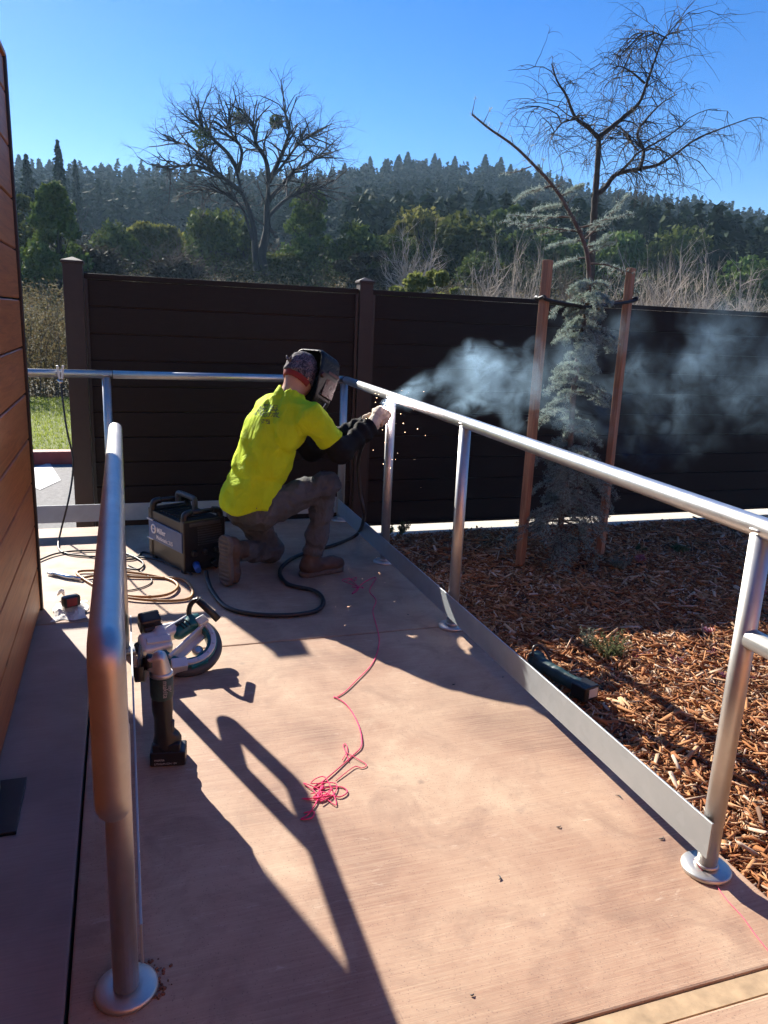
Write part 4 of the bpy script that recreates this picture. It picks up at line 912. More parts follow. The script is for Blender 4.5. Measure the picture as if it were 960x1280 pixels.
# gun handle axis and gloves
gh = np.array([1.385, 4.165, .895]); gax = np.array([.075, .045, .075]); gax /= np.linalg.norm(gax)
def glove(c, H, N, wr, flip=1):
    N = N-H*(N@H); N /= np.linalg.norm(N); S = np.cross(H, N)*flip
    def f(p):
        d = ell(p, c+N*.034-S*.002, (.040, .019, .040), np.stack([H, N, S], 1))
        d = smin(d, cap(p, c+N*.034-S*.01, wr, .030, .037), .025)
        for i, (ln, rr) in enumerate(((.9, .0105), (1.0, .011), (.97, .0105), (.82, .0095))):
            o = c+H*(.033-.022*i); k0 = o+N*.030+S*.022; k1 = o+N*.012+S*.046*ln; k2 = o-N*.018+S*.040*ln; k3 = o-N*.034+S*.014*ln
            g_ = np.minimum(np.minimum(cap(p, k0, k1, rr*1.15, rr*1.05), cap(p, k1, k2, rr*1.05, rr)), cap(p, k2, k3, rr, rr*.9)); d = smin(d, g_, .006)
        t0 = c+N*.030-S*.020-H*.020; t1 = c+N*.012-S*.044+H*.004; t2 = c-N*.016-S*.034+H*.030
        d = smin(d, np.minimum(cap(p, t0, t1, .0145, .0125), cap(p, t1, t2, .0125, .0105)), .007)
        return d-.0032-wrk(p, 90, .0016, 2)
    return f
sdf_obj('glove', glove(gh, gax, np.array([-.35, -.9, .25]), wrR+np.array([.02, .01, .01])), gh-.13, gh+.11, .0036, M['glove'], person)
ghL = gh+gax*(-.035)+np.array([-.02, .055, -.02])
sdf_obj('glove', glove(ghL, gax, np.array([-.1, .95, -.3]), wrL+np.array([.02, -.01, .01]), -1), ghL-.13, ghL+.11, .0040, M['glove'], person)
# cap and hood
def capf(p):
    d = ell(p, hdc+UPV*.004-face*.004, (.086, .104, .122), HM)-wrk(p, 55, .0025, 1); q = (p-hdc)@HM
    return smax(smax(d, -(ell(p, hdc, (.074, .092, .110), HM)), .003), (-.038-.25*((p-hdc)@face))-(p-hdc)@HM[:, 2], .004)
cp = sdf_obj('welding_cap', capf, hdc-.16, hdc+.16, .0055, M['cap'], person)
def bandf(p):
    d = ell(p, hdc-face*.002, (.084, .101, .118), HM); q = (p-hdc)@HM[:, 2]; s_ = (p-hdc)@face
    d = smax(d, np.abs(q+.048+.25*s_)-.017, .003); return smax(smax(d, s_-.01, .003), -ell(p, hdc, (.074, .092, .110), HM), .003)
wparent(sdf_obj('cap_band', bandf, hdc-.15, hdc+.15, .0055, M['cap_red']), cp)
knt = MB(); kp = hdc-face*.102+HM[:, 2]*.025
for s_, q in ((1, .03), (-1, .03)): knt.tube([kp, kp+rgt*s_*.012+UPV*.016-face*.012, kp+rgt*s_*.02+UPV*q-face*.010], [.008, .007, .003], 6)
wparent(knt.build('cap_knot', M['cap']), cp)
hoc = hdc+face*.062-HM[:, 2]*.038
def hoodf(p):
    q = (p-hoc)@HM; sg = 1 if (HM[:, 1]@face) > 0 else -1; fy = q[:, 1]*sg
    wz = np.interp(q[:, 2], [-.17, -.06, .08, .14], [.62, .92, 1.0, .86])
    q = q/1.2; fy = (fy-.012)/1.2
    b_ = np.abs(np.stack([q[:, 0]/wz, (fy-.01)/np.interp(q[:, 2], [-.17, -.05, .06, .14], [.72, 1.0, 1.0, .80]), q[:, 2]], 1))-np.array([.108, .105, .165])+.05
    d = np.linalg.norm(np.maximum(b_, 0), axis=1)+np.minimum(b_.max(1), 0)-.05
    d = smax(d, fy+np.abs(q[:, 0])*.35-.115, .012)
    sh = smax(d, -(d+.007), .002)
    return smax(sh, -(fy+.045+.25*np.clip(q[:, 2], -.2, .05)), .004)
hd = sdf_obj('welding_hood', hoodf, hoc-.24, hoc+.24, .0055, M['hood'], person)
HMr = Matrix(np.stack([rgt, face, HM[:, 2]], 1).tolist())
lens = MB().bev(tuple(hoc+face*.150+HM[:, 2]*.05), (.10, .012, .085), .006, HMr); wparent(lens.build('lens_frame', M['hood']), hd)
for s_ in (-1, 1):
    kn_ = MB().lathe([(.016, 0), (.017, .006), (.012, .014)], 16, Matrix.Translation(tuple(hoc+rgt*s_*.126-face*.030+HM[:, 2]*.06)) @ Vector(tuple(rgt*s_)).to_track_quat('Z', 'Y').to_matrix().to_4x4()); wparent(kn_.build('hood_knob', M['hood_red']), hd)
    sd_ = MB().bev(tuple(hoc+rgt*s_*.1255+face*.055+HM[:, 2]*.03), (.005, .09, .14), .002, HMr); wparent(sd_.build('side_panel', M['hood_red']), hd)
    ed = hoc+rgt*s_*.115; MB_ = MB().tube([ed+face*.085-HM[:, 2]*.03, ed*1.0+face*.065-HM[:, 2]*.10, hoc+rgt*s_*.055+face*.045-HM[:, 2]*.155], .003, 6); wparent(MB_.build('hood_edge', M['alu']), hd)

# ================================================================== WELDING GUN, ARC, SPARKS
weld = np.array([1.452, 4.205, .958])
gun = empty('welding_gun', tuple(gh), 'welding gun with long black cable looping over the ramp to the power source', 'welding gun')
MB().tube(smooth_path([gh-gax*.10, gh-gax*.04, gh+gax*.03, gh+gax*.06], 4), [.014]*13, 12).build('handle', M['blk'], gun)
MB().tube(smooth_path([gh+gax*.055, gh+gax*.075+np.array([.004, 0, .006]), weld-np.array([.012, .006, .020])], 5), .007, 10).build('neck', M['steel'], gun)
MB().tube([weld-np.array([.016, .009, .026]), weld-np.array([.003, .002, .006])], [.010, .0085], 12).build('nozzle', M['alu'], gun)
cab = [gh-gax*.10, gh-gax*.16+np.array([0, 0, -.02])]+[ony(448, 575, 4.2), ony(450, 615, 4.22), ony(455, 645, 4.24)]+[onz(x, y, z_) for x, y, z_ in ((446, 668, .03), (418, 681, .013), (385, 690, .013), (362, 700, .013), (350, 714, .013), (360, 730, .013), (392, 738, .013), (404, 750, .013), (396, 763, .013), (360, 769, .013), (312, 767, .013), (282, 758, .013), (266, 740, .013), (260, 726, .02), (257, 714, .06))]
MB().tube(smooth_path(cab, 7), .0115, 10).build('cable', M['cable'], gun)
arc_ = MB().lathe([(.002, -.009), (.009, -.005), (.012, 0), (.009, .005), (.002, .009)], 10, Matrix.Translation(tuple(weld+np.array([-.020, -.034, .008]))))
tag(arc_.build('welding_arc', M['arc']), 'glaring white welding arc under the rail at the gloved hand', 'welding arc')
sp = MB(); rnd = random.Random(3)
for i in range(58):
    t = rnd.random(); a = rnd.gauss(0, 1)
    if i < 40: p = weld+np.array([rnd.gauss(.03, .12), rnd.gauss(-.02, .1), -abs(rnd.gauss(.05, .26))+.08])
    else: q = onz(rnd.gauss(452, 30), rnd.gauss(742, 26), .004); p = np.array([q[0], q[1], .003])
    s_ = rnd.uniform(.0008, .0017)*(.6 if i >= 40 else 1)*rnd.choice((.6, .8, 1, 1.3)); sp.box(tuple(p), (s_*rnd.uniform(1, 1.6), s_, s_*rnd.uniform(1, 1.5)), Matrix.Rotation(rnd.random()*3, 3, 'X'))
tag(sp.build('sparks', M['spark']), 'tiny glowing sparks falling from the weld to the deck', 'sparks', kind='stuff')

# ================================================================== TOOLS ON THE DECK
def LB(mb, name, mat, parent):
    o = link(name, mb.mesh(name), M[mat] if isinstance(mat, str) else mat); o.parent = parent; return o
def SL(name, fn, lo, hi, h, mat, parent):
    V, Fq = surf_nets(fn, lo, hi, h); o = link(name, np_mesh(name, V, Fq, True), M[mat]); o.parent = parent; return o
def text(name, s, size, Mx, mat, parent, ext=.0006, bold=0.0):
    cu = bpy.data.curves.new('txt', 'FONT'); cu.body = s; cu.size = size; cu.extrude = ext; cu.align_x = 'LEFT'; cu.offset = bold
    t = bpy.data.objects.new('txt', cu); COL.objects.link(t); dg = bpy.context.evaluated_depsgraph_get(); dg.update()
    me = bpy.data.meshes.new_from_object(t.evaluated_get(dg)); bpy.data.objects.remove(t); me.transform(Mx); me.materials.clear()
    o = link(name, me, M[mat]); o.parent = parent; return o
def MX(x, y, z, o):     # axes as columns, then origin
    return Matrix(((x[0], y[0], z[0], o[0]), (x[1], y[1], z[1], o[1]), (x[2], y[2], z[2], o[2]), (0, 0, 0, 1)))
# --- welding power source
wm = empty('welding_machine', (.318, 4.440, 0), 'black box shaped welding power source with blue side band behind the kneeling person', 'welding machine', rz=rad(24))
W_, L_, H_ = .262, .43, .335
LB(MB().bev((0, 0, .02+(H_-.06)/2), (W_-.012, L_-.05, H_-.06), .006), 'case', 'blk_gloss', wm)
for sy, nm in ((-1, 'front_bezel'), (1, 'rear_bezel')):
    f = MB(); f.bev((0, sy*(L_/2-.022), .018+.145), (W_, .044, .29), .010, seg=3); b_ = LB(f, nm, 'blk', wm)
    for sx_ in (-1, 1):
        c = MB(); c.tube(smooth_path([(sx_*(W_/2-.022), sy*(L_/2-.030), .27), (sx_*(W_/2-.020), sy*(L_/2-.028), .315), (sx_*(W_/2-.030), sy*(L_/2-.030), .340), (sx_*(W_/2-.065), sy*(L_/2-.032), .347)], 4), [.020]*13, 12); o = LB(c, 'corner_guard', 'blk', wm)
    LB(MB().tube([(-W_/2+.05, sy*(L_/2-.032), .346), (W_/2-.05, sy*(L_/2-.032), .346)], .0135, 12), 'top_bar', 'blk', wm)
    for sx_ in (-1, 1): LB(MB().bev((sx_*(W_/2-.03), sy*(L_/2-.04), .010), (.04, .04, .022), .004), 'foot', 'rubber', wm)
LB(MB().tube(smooth_path([(.03, .15, .335), (.03, .15, .375), (.03, .12, .388), (.03, -.02, .388), (.03, -.05, .375), (.03, -.05, .31)], 5), [.016]*26, 12), 'carry_handle', 'rubber_grey', wm)
LB(MB().bev((-W_/2-.0005, .0, .182), (.008, L_-.03, .115), .002), 'blue_band', 'blue', wm)
for zz in (.124, .240): LB(MB().bev((-W_/2-.002, L_/2-.03, zz), (.010, .075, .007), .002), 'flange_glint', 'casting', wm)  # pale strips standing in for reflections off the rear flange corner
for i in range(7): LB(MB().bev((-.01, -.09+.035*i, .2965), (W_-.09, .014, .010), .002), 'top_slat', 'blk', wm)
for i in range(8): LB(MB().bev((.03, -L_/2-.001, .165+.014*i), (.15, .008, .006), .0015), 'front_louvre', 'rubber_grey', wm)
LB(MB().bev((.0, -L_/2-.002, .285), (.19, .012, .02), .003), 'front_lip', 'rubber_grey', wm)
for x_, z_ in ((-.07, .12), (.0, .12), (.07, .12)): LB(MB().lathe([(.020, 0), (.021, .004), (.017, .016), (.012, .018)], 18, MX((1, 0, 0), (0, 0, 1), (0, -1, 0), (x_, -L_/2, z_))), 'knob', 'blk', wm)
LB(MB().tube([(-.06, -L_/2, .055), (-.075, -L_/2-.055, .035)], [.021, .017], 14), 'connector', 'blue_bright', wm)
LB(MB().tube([(.05, -L_/2, .055), (.05, -L_/2-.03, .05)], [.018, .014], 14), 'connector', 'blk', wm)
lg = MB(); ring = [(math.cos(a)*.024, math.sin(a)*.024) for a in np.linspace(0, 6.283, 25)]
lg.tube([(-W_/2-.0055, .135-x_, .193+y_) for x_, y_ in ring], .0055, 6, False); lg.tube([(-W_/2-.0055, .118, .193), (-W_/2-.0055, .152, .193)], .0035, 6); LB(lg, 'logo', 'white', wm)
TX = ((0, -1, 0), (0, 0, 1), (-1, 0, 0))
text('lettering', 'Miller', .046, MX(*TX, (-W_/2-.0050, .098, .178)), 'white', wm, bold=.0008)
text('lettering', 'Multimatic 215', .033, MX(*TX, (-W_/2-.0050, .105, .140)), 'white', wm, bold=.0004)
# --- angle grinder standing on its battery
gb = onz(207, 957); g_ = empty('angle_grinder', (gb[0], gb[1]+.03, 0), 'cordless angle grinder with black handle standing upright on its battery', 'angle grinder', rz=rad(-8))
bat = LB(MB().bev((.012, 0, .026), (.112, .076, .050), .007, seg=3), 'battery', 'blk', g_)
LB(MB().bev((.008, 0, .062), (.088, .070, .030), .008, seg=3), 'battery_mount', 'blk', g_)
SL('handle', lambda p: smin(smin(cap(p, (.002, 0, .07), (-.004, 0, .20), .033, .027), cap(p, (0, 0, .06), (.030, 0, .085), .034, .022), .02), cap(p, (-.004, 0, .19), (-.004, 0, .235), .028, .033), .02), (-.07, -.06, .04), (.08, .06, .27), .0045, 'blk', g_)
LB(MB().lathe([(.030, .222), (.0355, .235), (.0365, .25), (.0365, .302), (.034, .306)], 24, Matrix.Translation((-.004, 0, 0))), 'motor_housing', 'teal_dark', g_)
LB(MB().tube([(.022, -.012, .10), (.026, -.008, .15)], [.010, .008], 8), 'switch', 'rubber_grey', g_)
LB(MB().lathe([(.036, .304), (.037, .312), (.034, .318)], 24, Matrix.Translation((-.004, 0, 0))), 'ring', 'alu', g_)
SL('gear_head', lambda p: smin(cap(p, (-.004, 0, .316), (-.008, 0, .365), .032, .023), rbox(p, (-.020, 0, .348), (.028, .024, .022), .008), .012), (-.07, -.06, .30), (.06, .06, .41), .0045, 'alu', g_)
LB(MB().lathe([(.026, 0), (.027, .018), (.022, .022)], 20, MX((0, 1, 0), (0, 0, 1), (-1, 0, 0), (-.036, 0, .350)) @ Matrix.Translation((0, 0, -.008))), 'collar', 'blk', g_)
gd = MB(); a_ = np.linspace(rad(-100), rad(80), 20); gd.add([(x_, math.sin(t)*r_, .35-math.cos(t)*r_) for x_, r_ in ((-.052, .030), (-.052, .060), (-.080, .061), (-.080, .057), (-.055, .056), (-.055, .03)) for t in a_], [(i*20+j, i*20+j+1, (i+1)*20+j+1, (i+1)*20+j) for i in range(5) for j in range(19)], True); LB(gd, 'guard', 'blk', g_)
LB(MB().lathe([(.004, 0), (.055, .0005), (.055, .003), (.004, .0035)], 36, MX((0, 1, 0), (0, 0, 1), (-1, 0, 0), (-.066, 0, .350))), 'cutting_disc', 'rubber_grey', g_)
LB(MB().lathe([(.014, 0), (.015, .006), (.010, .009)], 16, MX((0, 1, 0), (0, 0, 1), (-1, 0, 0), (-.070, 0, .350))), 'flange_nut', 'steel', g_)
TV = ((0, 0, -1), (1, 0, 0), (0, -1, 0))
text('lettering', 'makita', .022, MX(*TV, (.004, -.0372, .300)), 'print_grey', g_)
text('lettering', '18V', .014, MX(*TV, (.019, -.0345, .285)), 'print_grey', g_)
text('lettering', 'makita', .012, MX((1, 0, 0), (0, 0, 1), (0, -1, 0), (-.03, -.0388, .022)), 'print_grey', bat)
text('lettering', 'LITHIUM-ION 18V', .009, MX((1, 0, 0), (0, 0, 1), (0, -1, 0), (-.03, -.0388, .009)), 'print_grey', bat)
# --- portable band saw lying on its side
sb = onz(234, 842); bs = empty('band_saw', (sb[0], sb[1]+.09, .088), 'teal and pale metal portable band saw lying on its side behind the grinder', 'band saw'); bs.rotation_euler = (rad(30), rad(-4), rad(12))
def arcpts(r_, a0, a1, n_, z_, sx=1.0): return [(math.cos(rad(t))*r_*sx, math.sin(rad(t))*r_, z_) for t in np.linspace(a0, a1, n_)]
LB(MB().tube(arcpts(.128, 68, -165, 40, -.006), [.012]+[.024]*38+[.012], 12), 'bumper', 'rubber_grey', bs)
def csect(p):
    rr = np.hypot(p[:, 0], p[:, 1]); th = np.degrees(np.arctan2(p[:, 1], p[:, 0])); ring = np.maximum(np.abs(rr-.108)-.020, np.abs(p[:, 2]-.006)-.026)
    th2 = np.where(th > 75, th-360, th); return smax(ring, np.maximum(th2-66, -168-th2)*.0018, .004)
SL('frame', csect, (-.15, -.15, -.04), (.15, .15, .05), .005, 'teal', bs)
rim = MB(); A0 = np.radians(np.linspace(60, -120, 34)); rim.add([(math.cos(t)*q, math.sin(t)*q, z_) for q, z_ in ((.124, .030), (.122, .041), (.103, .041), (.101, .030)) for t in A0], [(i*34+j, i*34+j+1, (i+1)*34+j+1, (i+1)*34+j) for i in range(3) for j in range(33)], False); LB(rim, 'rim_plate', 'casting', bs)
for i in range(7):
    t = rad(50-26*i); LB(MB().lathe([(.0045, 0), (.0045, .003), (.002, .004)], 8, Matrix.Translation((math.cos(t)*.1125, math.sin(t)*.1125, .041))), 'screw', 'steel', bs)
LB(MB().bev((-.002, -.012, .020), (.205, .012, .062), .003, Matrix.Rotation(rad(33), 3, 'Z')), 'blade_guard', 'casting', bs)
LB(MB().bev((.012, -.020, -.002), (.180, .030, .012), .003, Matrix.Rotation(rad(33), 3, 'Z')), 'guard_flange', 'casting', bs)
LB(MB().lathe([(.022, 0), (.024, .005), (.020, .018), (.010, .020)], 20, Matrix.Translation((.040, -.045, -.008))), 'pulley', 'alu', bs)
LB(MB().bev((-.058, -.108, .018), (.062, .046, .058), .004, Matrix.Rotation(rad(-8), 3, 'Z')), 'shoe', 'casting', bs)
LB(MB().bev((.020, -.118, .012), (.075, .026, .040), .006, Matrix.Rotation(rad(10), 3, 'Z')), 'lower_cover', 'teal', bs)
SL('wheel_housing', lambda p: smin(rbox(p, (-.115, .030, .010), (.062, .050, .034), .018), rbox(p, (-.060, .070, .016), (.05, .030, .03), .012), .01), (-.20, -.05, -.04), (.02, .13, .07), .005, 'casting', bs)
LB(MB().bev((-.105, .022, .046), (.095, .030, .012), .003, Matrix.Rotation(rad(-6), 3, 'Z')), 'housing_step', 'casting', bs)
LB(MB().tube(arcpts(.05, 100, 250, 12, -.004, 1.25), .0, 6) if False else MB().tube([(-.175+.0*i, .06-.02*i, -.006) for i in range(5)], .018, 10), 'bumper', 'rubber_grey', bs)
LB(MB().bev((-.005, .085, .030), (.120, .026, .034), .004, Matrix.Rotation(rad(22), 3, 'Z')), 'spine_bar', 'casting', bs)
LB(MB().bev((.000, .081, .049), (.045, .014, .010), .002, Matrix.Rotation(rad(22), 3, 'Z')), 'slot', 'blk', bs)
SL('motor', lambda p: smin(cap(p, (-.010, .052, .020), (.052, .078, .030), .030, .032), rbox(p, (.06, .075, .03), (.026, .03, .03), .01), .012), (-.06, 0, -.03), (.12, .13, .08), .005, 'teal', bs)
LB(MB().bev((.085, .062, .046), (.046, .040, .036), .005, Matrix.Rotation(rad(20), 3, 'Z')), 'gear_case', 'casting', bs)
for i in range(4): LB(MB().bev((.0+.014*i, .056+.006*i, .056), (.005, .034, .006), .001, Matrix.Rotation(rad(22), 3, 'Z')), 'vent_rib', 'blk', bs)
LB(MB().bev((-.115, .125, .040), (.085, .062, .075), .012, seg=3), 'battery', 'blk', bs); LB(MB().bev((-.105, .092, .030), (.075, .022, .030), .004), 'battery_clip', 'rubber_grey', bs)
LB(MB().tube(smooth_path([(.045, .100, .035), (.048, .120, .075), (.062, .125, .110), (.085, .118, .125)], 5), [.011]*16, 10), 'front_handle', 'blk', bs)
LB(MB().tube([(.080, .120, .126), (.150, .045, .060)], [.0155, .0155], 14), 'handle_grip', 'blk', bs)
LB(MB().bev((.055, .108, .030), (.03, .022, .02), .004), 'handle_mount', 'casting', bs)
# --- second cordless tool on the mulch
tb = onz(697, 862, -.045); md = empty('cordless_tool', tuple(tb+np.array([.035, .03, .030])), 'dusty dark teal cordless tool lying on the mulch behind the kick plate', 'power tool', rz=math.atan2(-.27, .075))
SL('tool_body', lambda p: smin(smin(cap(p, (-.13, 0, .018), (-.02, 0, .012), .034, .029), cap(p, (-.02, 0, .012), (.09, 0, .008), .028, .032), .02), rbox(p, (-.155, 0, .03), (.026, .03, .03), .012), .015)-wrk(p, 120, .0012, 1), (-.22, -.06, -.05), (.14, .06, .09), .005, 'teal_dark', md)
LB(MB().bev((.125, 0, .006), (.078, .086, .062), .008, seg=3), 'battery', 'blk', md)
LB(MB().bev((.1655, .006, .008), (.003, .05, .038), .001), 'battery_label', 'print_grey', md)
LB(MB().tube(smooth_path([(-.15, -.03, .05), (-.165, -.01, .085), (-.15, .02, .085), (-.12, .035, .05), (-.10, .04, .02)], 5), [.006]*21, 8), 'wire_guard', 'blk', md)

# ================================================================== HOSES, CORDS, CLAMP, RAG, STRING
def ground_path(pp, z, n=7, jz=0.0): return smooth_path([onz(x, y, z+(jz*math.sin(i*1.7)+jz if jz else 0)) for i, (x, y) in enumerate(pp)], n)
hs_ = empty('air_hose', tuple(onz(150, 730)), 'tan hose in loose loops on the deck left of the band saw', 'hose')
MB().tube(ground_path([(104, 722), (130, 718), (168, 721), (200, 722), (228, 724), (240, 736), (236, 748), (205, 751), (165, 748), (138, 742), (118, 732), (96, 716), (120, 713), (160, 715), (205, 722), (222, 731), (212, 742), (185, 746), (150, 744)], .008, 7, .003), .0075, 8).build('hose', M['hose'], hs_)
MB().tube([onz(66, 717, .012), onz(84, 721, .012), onz(102, 724, .012)], [.012, .014, .009], 12).build('fitting', M['steel'], hs_)
MB().tube([onz(60, 716, .012), onz(68, 718, .012)], [.008, .010], 10).build('plug', M['galv_dull'], hs_)
c1 = MB().tube(ground_path([(36, 706), (70, 692), (110, 688), (150, 690), (178, 702), (172, 712), (150, 706), (160, 696), (200, 700), (222, 710), (250, 716)], .007, 8, .002), .0058, 7)
tag(c1.build('power_cord', M['cable']), 'black power cord curving across the deck to the welding machine', 'cord')
c2 = MB().tube(ground_path([(104, 724), (125, 730), (150, 738), (175, 735), (190, 726), (176, 714), (160, 706)], .005, 7), .0035, 6)
tag(c2.build('thin_lead', M['rubber_grey']), 'thin dark lead tangled among the tan hose loops', 'cord')
gc = empty('ground_clamp', tuple(ony(76, 462, 5.24)), 'silver ground clamp on the back rail with black lead hanging to the deck', 'clamp')
cp_ = ony(76, 465, 5.24)
for s_ in (-1, 1):
    MB().bev(tuple(cp_+np.array([s_*.012, -.030, .0])), (.014, .012, .085), .003, Matrix.Rotation(.12*s_, 3, 'Y')).build('jaw', M['casting'], gc)
MB().tube([cp_+np.array([-.02, -.03, -.045]), cp_+np.array([.0, -.032, -.062]), cp_+np.array([.012, -.03, -.05])], [.008, .012, .008], 8).build('spring', M['steel'], gc)
gp = [cp_+np.array([0, -.03, -.06])]+[ony(79, 505, 5.18), ony(84, 540, 5.14), ony(91, 572, 5.12), ony(90, 600, 5.10)]+[ony(84, 632, 5.02), onz(76, 664, .05), onz(73, 684, .008), onz(84, 692, .008), onz(120, 696, .008), onz(165, 699, .008), onz(180, 690, .008), onz(205, 700, .008), onz(240, 718, .02)]
MB().tube(smooth_path(gp, 7), .006, 7).build('lead', M['cable'], gc)
# rag and tape measure
rg = onz(88, 765)
r_ = np.random.RandomState(2); gxx, gyy = np.meshgrid(np.linspace(-1, 1, 34), np.linspace(-1, 1, 34), indexing='ij')
rz0 = .020+.018*np.sin(gxx*4+gyy*2+np.sin(gyy*5))+.014*np.sin(gyy*7-gxx*3)+.006*r_.randn(34, 34); edge = np.clip(1.25-np.hypot(gxx, gyy), 0, 1); Vr = np.stack([rg[0]+gxx*.075*(1+.1*np.sin(gyy*4)), rg[1]+gyy*.11*(1+.1*np.sin(gxx*5)), np.maximum(rz0*edge*1.2, .003)], -1).reshape(-1, 3)
ii, jj = np.meshgrid(np.arange(33), np.arange(33), indexing='ij'); b = (ii*34+jj).ravel()
tag(link('rag', np_mesh('rag', Vr, np.stack([b, b+34, b+35, b+1], 1), True), M['cloth']), 'crumpled white rag on the floor at the far end of the plank wall', 'rag')
tm = empty('tape_measure', (rg[0]+.005, rg[1]+.0, .035), 'dark red and black tape measure lying on the white rag', 'tape measure', rz=.5)
LB(MB().bev((0, 0, .022), (.082, .045, .055), .014, seg=3), 'case', 'blk', tm); LB(MB().bev((-.004, -.0225, .022), (.05, .004, .040), .002), 'side_plate', 'red_plastic', tm); LB(MB().bev((.055, 0, .002), (.05, .024, .003), .001), 'blade', 'casting', tm)
cl = MB().tube(smooth_path([onz(72, 744, .02), onz(77, 738, .05), onz(80, 744, .02)], 5), [.004, .006, .008, .009, .010, .010, .010, .009, .008, .006, .004], 6); tag(cl.build('paper_scrap', M['cloth']), 'small twist of white paper sticking up beside the tape measure', 'scrap')
# pink strings
def jit(pp, s): return [(x+random.gauss(0, s), y+random.gauss(0, s)) for x, y in pp]
st = [(436, 722), (448, 735), (440, 742), (455, 728), (470, 722), (462, 738), (470, 750), (466, 764), (470, 780), (474, 800), (470, 820), (462, 834), (446, 850), (432, 864), (420, 872), (418, 871), (430, 878), (440, 890), (448, 906), (452, 922), (451, 934), (440, 945), (428, 956), (414, 968), (402, 978), (392, 985), (404, 982), (398, 990), (392, 997), (408, 993), (424, 996), (434, 990), (428, 984), (412, 984), (400, 988), (396, 1000), (404, 976), (400, 990), (395, 1004), (385, 1018), (376, 1024), (390, 1022), (392, 1014), (380, 1016)]
s1 = MB().tube(ground_path(st, .003, 6, .001), .0021, 5)
for q in ([(432, 940), (446, 948), (458, 956), (452, 960), (444, 958), (432, 966), (420, 976)], [(436, 952), (432, 940), (429, 932), (432, 930), (434, 938), (428, 950)]): s1.tube(ground_path(q, .003, 6, .001), .0015, 5)
for q in range(3):
    cx_, cy_ = (402, 990) if q < 2 else (448, 730); s1.tube(ground_path([(cx_+random.gauss(0, 11), cy_+random.gauss(0, 8)) for _ in range(9)], .004, 6, .003), .0017, 5)
tag(s1.build('pink_string', M['pink']), 'tangled bright pink string lying down the middle of the ramp', 'string')
s2 = MB().tube(smooth_path([onz(868, 1074, .04), onz(876, 1086, .018), onz(890, 1100, .003), onz(908, 1124, .003), onz(928, 1146, .003), onz(944, 1168, .003), onz(968, 1198, .003)], 6), .0013, 5)
tag(s2.build('pink_string', M['pink_b']), 'short pink string running from the near rail post flange off the right edge', 'string')
# scraps on the deck
for px, py, L, a, lb in ((826, 1047, .022, .3, 'small dark curled metal scrap left of the near post flange'), (623, 1097, .020, 1.2, 'small grey metal chip in the middle of the near slab'), (773, 996, .022, 2.0, 'dark scrap beside the kick plate'), (567, 855, .018, .2, 'dark scrap in the shadow beside the far kick plate'), (628, 846, .012, .9, 'tiny dark scrap touching the kick plate'), (698, 1033, .016, .1, 'thin reddish sliver on the sunlit concrete'), (510, 768, .012, .5, 'tiny dark crumb in the shadow right of the boot'), (590, 1243, .010, .1, 'tiny dark splinter near the tan joint')):
    p = onz(px, py, .002); q = MB().tube(smooth_path([(p[0]-L*.5*math.cos(a), p[1]-L*.5*math.sin(a), .003), (p[0]+.3*L*math.sin(a), p[1]-.3*L*math.cos(a), .003), (p[0]+L*.5*math.cos(a), p[1]+L*.5*math.sin(a), .003)], 4), [.0005, .0013, .002, .0023, .002, .0017, .0012, .0009, .0005], 5)
    tag(q.build('metal_scrap', M['rubber_grey']), lb, 'scrap', 'scraps on the deck')

# ================================================================== WELDING SMOKE
sm = MB().box((3.30, 4.30, 1.13), (3.80, .96, 1.2))
k = NT('welding smoke'); k.t.nodes.remove(k.b); v = k.co('Object'); sx = k.n('ShaderNodeSeparateXYZ'); k.l(v, sx.inputs[0]); X_, Y_, Z_ = sx.outputs
def mr(o, a, b, c, d):
    q = k.n('ShaderNodeMapRange'); q.clamp = True; k.l(o, q.inputs[0])
    for i, x in enumerate((a, b, c, d)): q.inputs[1+i].default_value = x
    return q.outputs[0]
def fc(o, pts):
    q = k.n('ShaderNodeFloatCurve'); c = q.mapping.curves[0]
    for i, (a, b) in enumerate(pts):
        if i < 2: c.points[i].location = (a, b)
        else: c.points.new(a, b)
    q.mapping.update(); k.l(o, q.inputs[1]); return q.outputs[0]
u = mr(X_, 1.40, 5.2, 0, 1)
zc = k.math('MULTIPLY_ADD', fc(u, [(0, .38), (.04, .44), (.12, .54), (.22, .53), (.40, .50), (.6, .58), (1, .80)]), 1.0, .57)
rad_z = k.math('MULTIPLY_ADD', fc(u, [(0, .04), (.05, .18), (.14, .42), (.3, .58), (.6, .9), (1, 1)]), .5, .01)
yc = mr(X_, 1.45, 3.0, 4.21, 4.30); rad_y = k.math('MULTIPLY', rad_z, .95)
dz = k.math('DIVIDE', k.math('SUBTRACT', Z_, zc), rad_z); dy = k.math('DIVIDE', k.math('SUBTRACT', Y_, yc), rad_y)

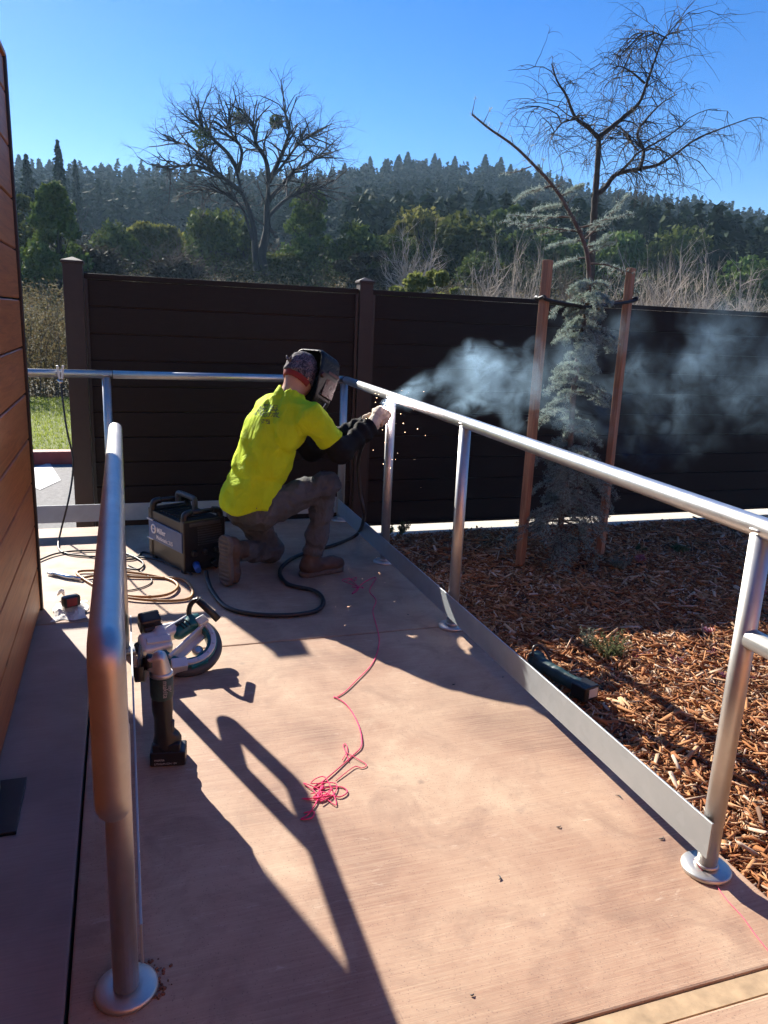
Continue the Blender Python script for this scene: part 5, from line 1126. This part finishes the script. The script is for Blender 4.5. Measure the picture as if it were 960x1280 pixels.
n1 = k.noise(k.co('Object', (1.0, 1, 1.1), (0, .35, 0)), 5.5, 8, .66, 2.2); n2 = k.noise(k.co('Object', (1, 1, 1)), 2.0, 3, .5, .4)
nA = k.noise(k.co('Object', (1, 1, 1)), 2.6, 2, .5, .3); nB = k.noise(k.co('Object', (1, 1, 1), (.5, .8, 0)), 3.1, 2, .5, .3)
wamp = mr(X_, 1.46, 1.95, .3, 3.6)
dz = k.math('ADD', dz, k.math('MULTIPLY', k.math('SUBTRACT', nA, .5), wamp)); dy = k.math('ADD', dy, k.math('MULTIPLY', k.math('SUBTRACT', nB, .5), wamp))
rr_ = k.math('SQRT', k.math('ADD', k.math('MULTIPLY', dz, dz), k.math('MULTIPLY', dy, dy)))
body_ = k.math('POWER', k.math('SUBTRACT', 1.0, rr_, clamp=True), 1.3)
tex = k.math('MULTIPLY', k.math('SUBTRACT', n1, .40, clamp=True), 5.5); tex = k.math('MULTIPLY', tex, k.math('MULTIPLY', k.math('SUBTRACT', n2, .36, clamp=True), 6.0))
amp = fc(u, [(0, 1.0), (.06, 1.0), (.16, .58), (.30, .20), (.50, .095), (.8, .055), (1, 0)])
den = k.math('MULTIPLY', k.math('MULTIPLY', k.math('MULTIPLY', body_, tex), amp), 11.0)
pv = k.n('ShaderNodeVolumePrincipled'); pv.inputs['Color'].default_value = (.50, .76, 1.0, 1); pv.inputs['Anisotropy'].default_value = .35; k.l(den, pv.inputs['Density']); k.l(pv.outputs[0], k.out.inputs['Volume'])
k.m.cycles.volume_step_rate = .32
tag(sm.build('welding_smoke', k.m), 'blue white welding smoke drifting right from the weld past the cedar', 'smoke', kind='stuff')

# ================================================================== AIR
hz_ = MB().box((60, 150, 38), (900, 1100, 82)); k = NT('pale haze'); k.t.nodes.remove(k.b); pv = k.n('ShaderNodeVolumePrincipled')
pv.inputs['Color'].default_value = (.50, .75, 1.0, 1); pv.inputs['Density'].default_value = .00040; pv.inputs['Anisotropy'].default_value = .2; k.l(pv.outputs[0], k.out.inputs['Volume'])
tag(hz_.build('haze', k.m), kind='stuff')
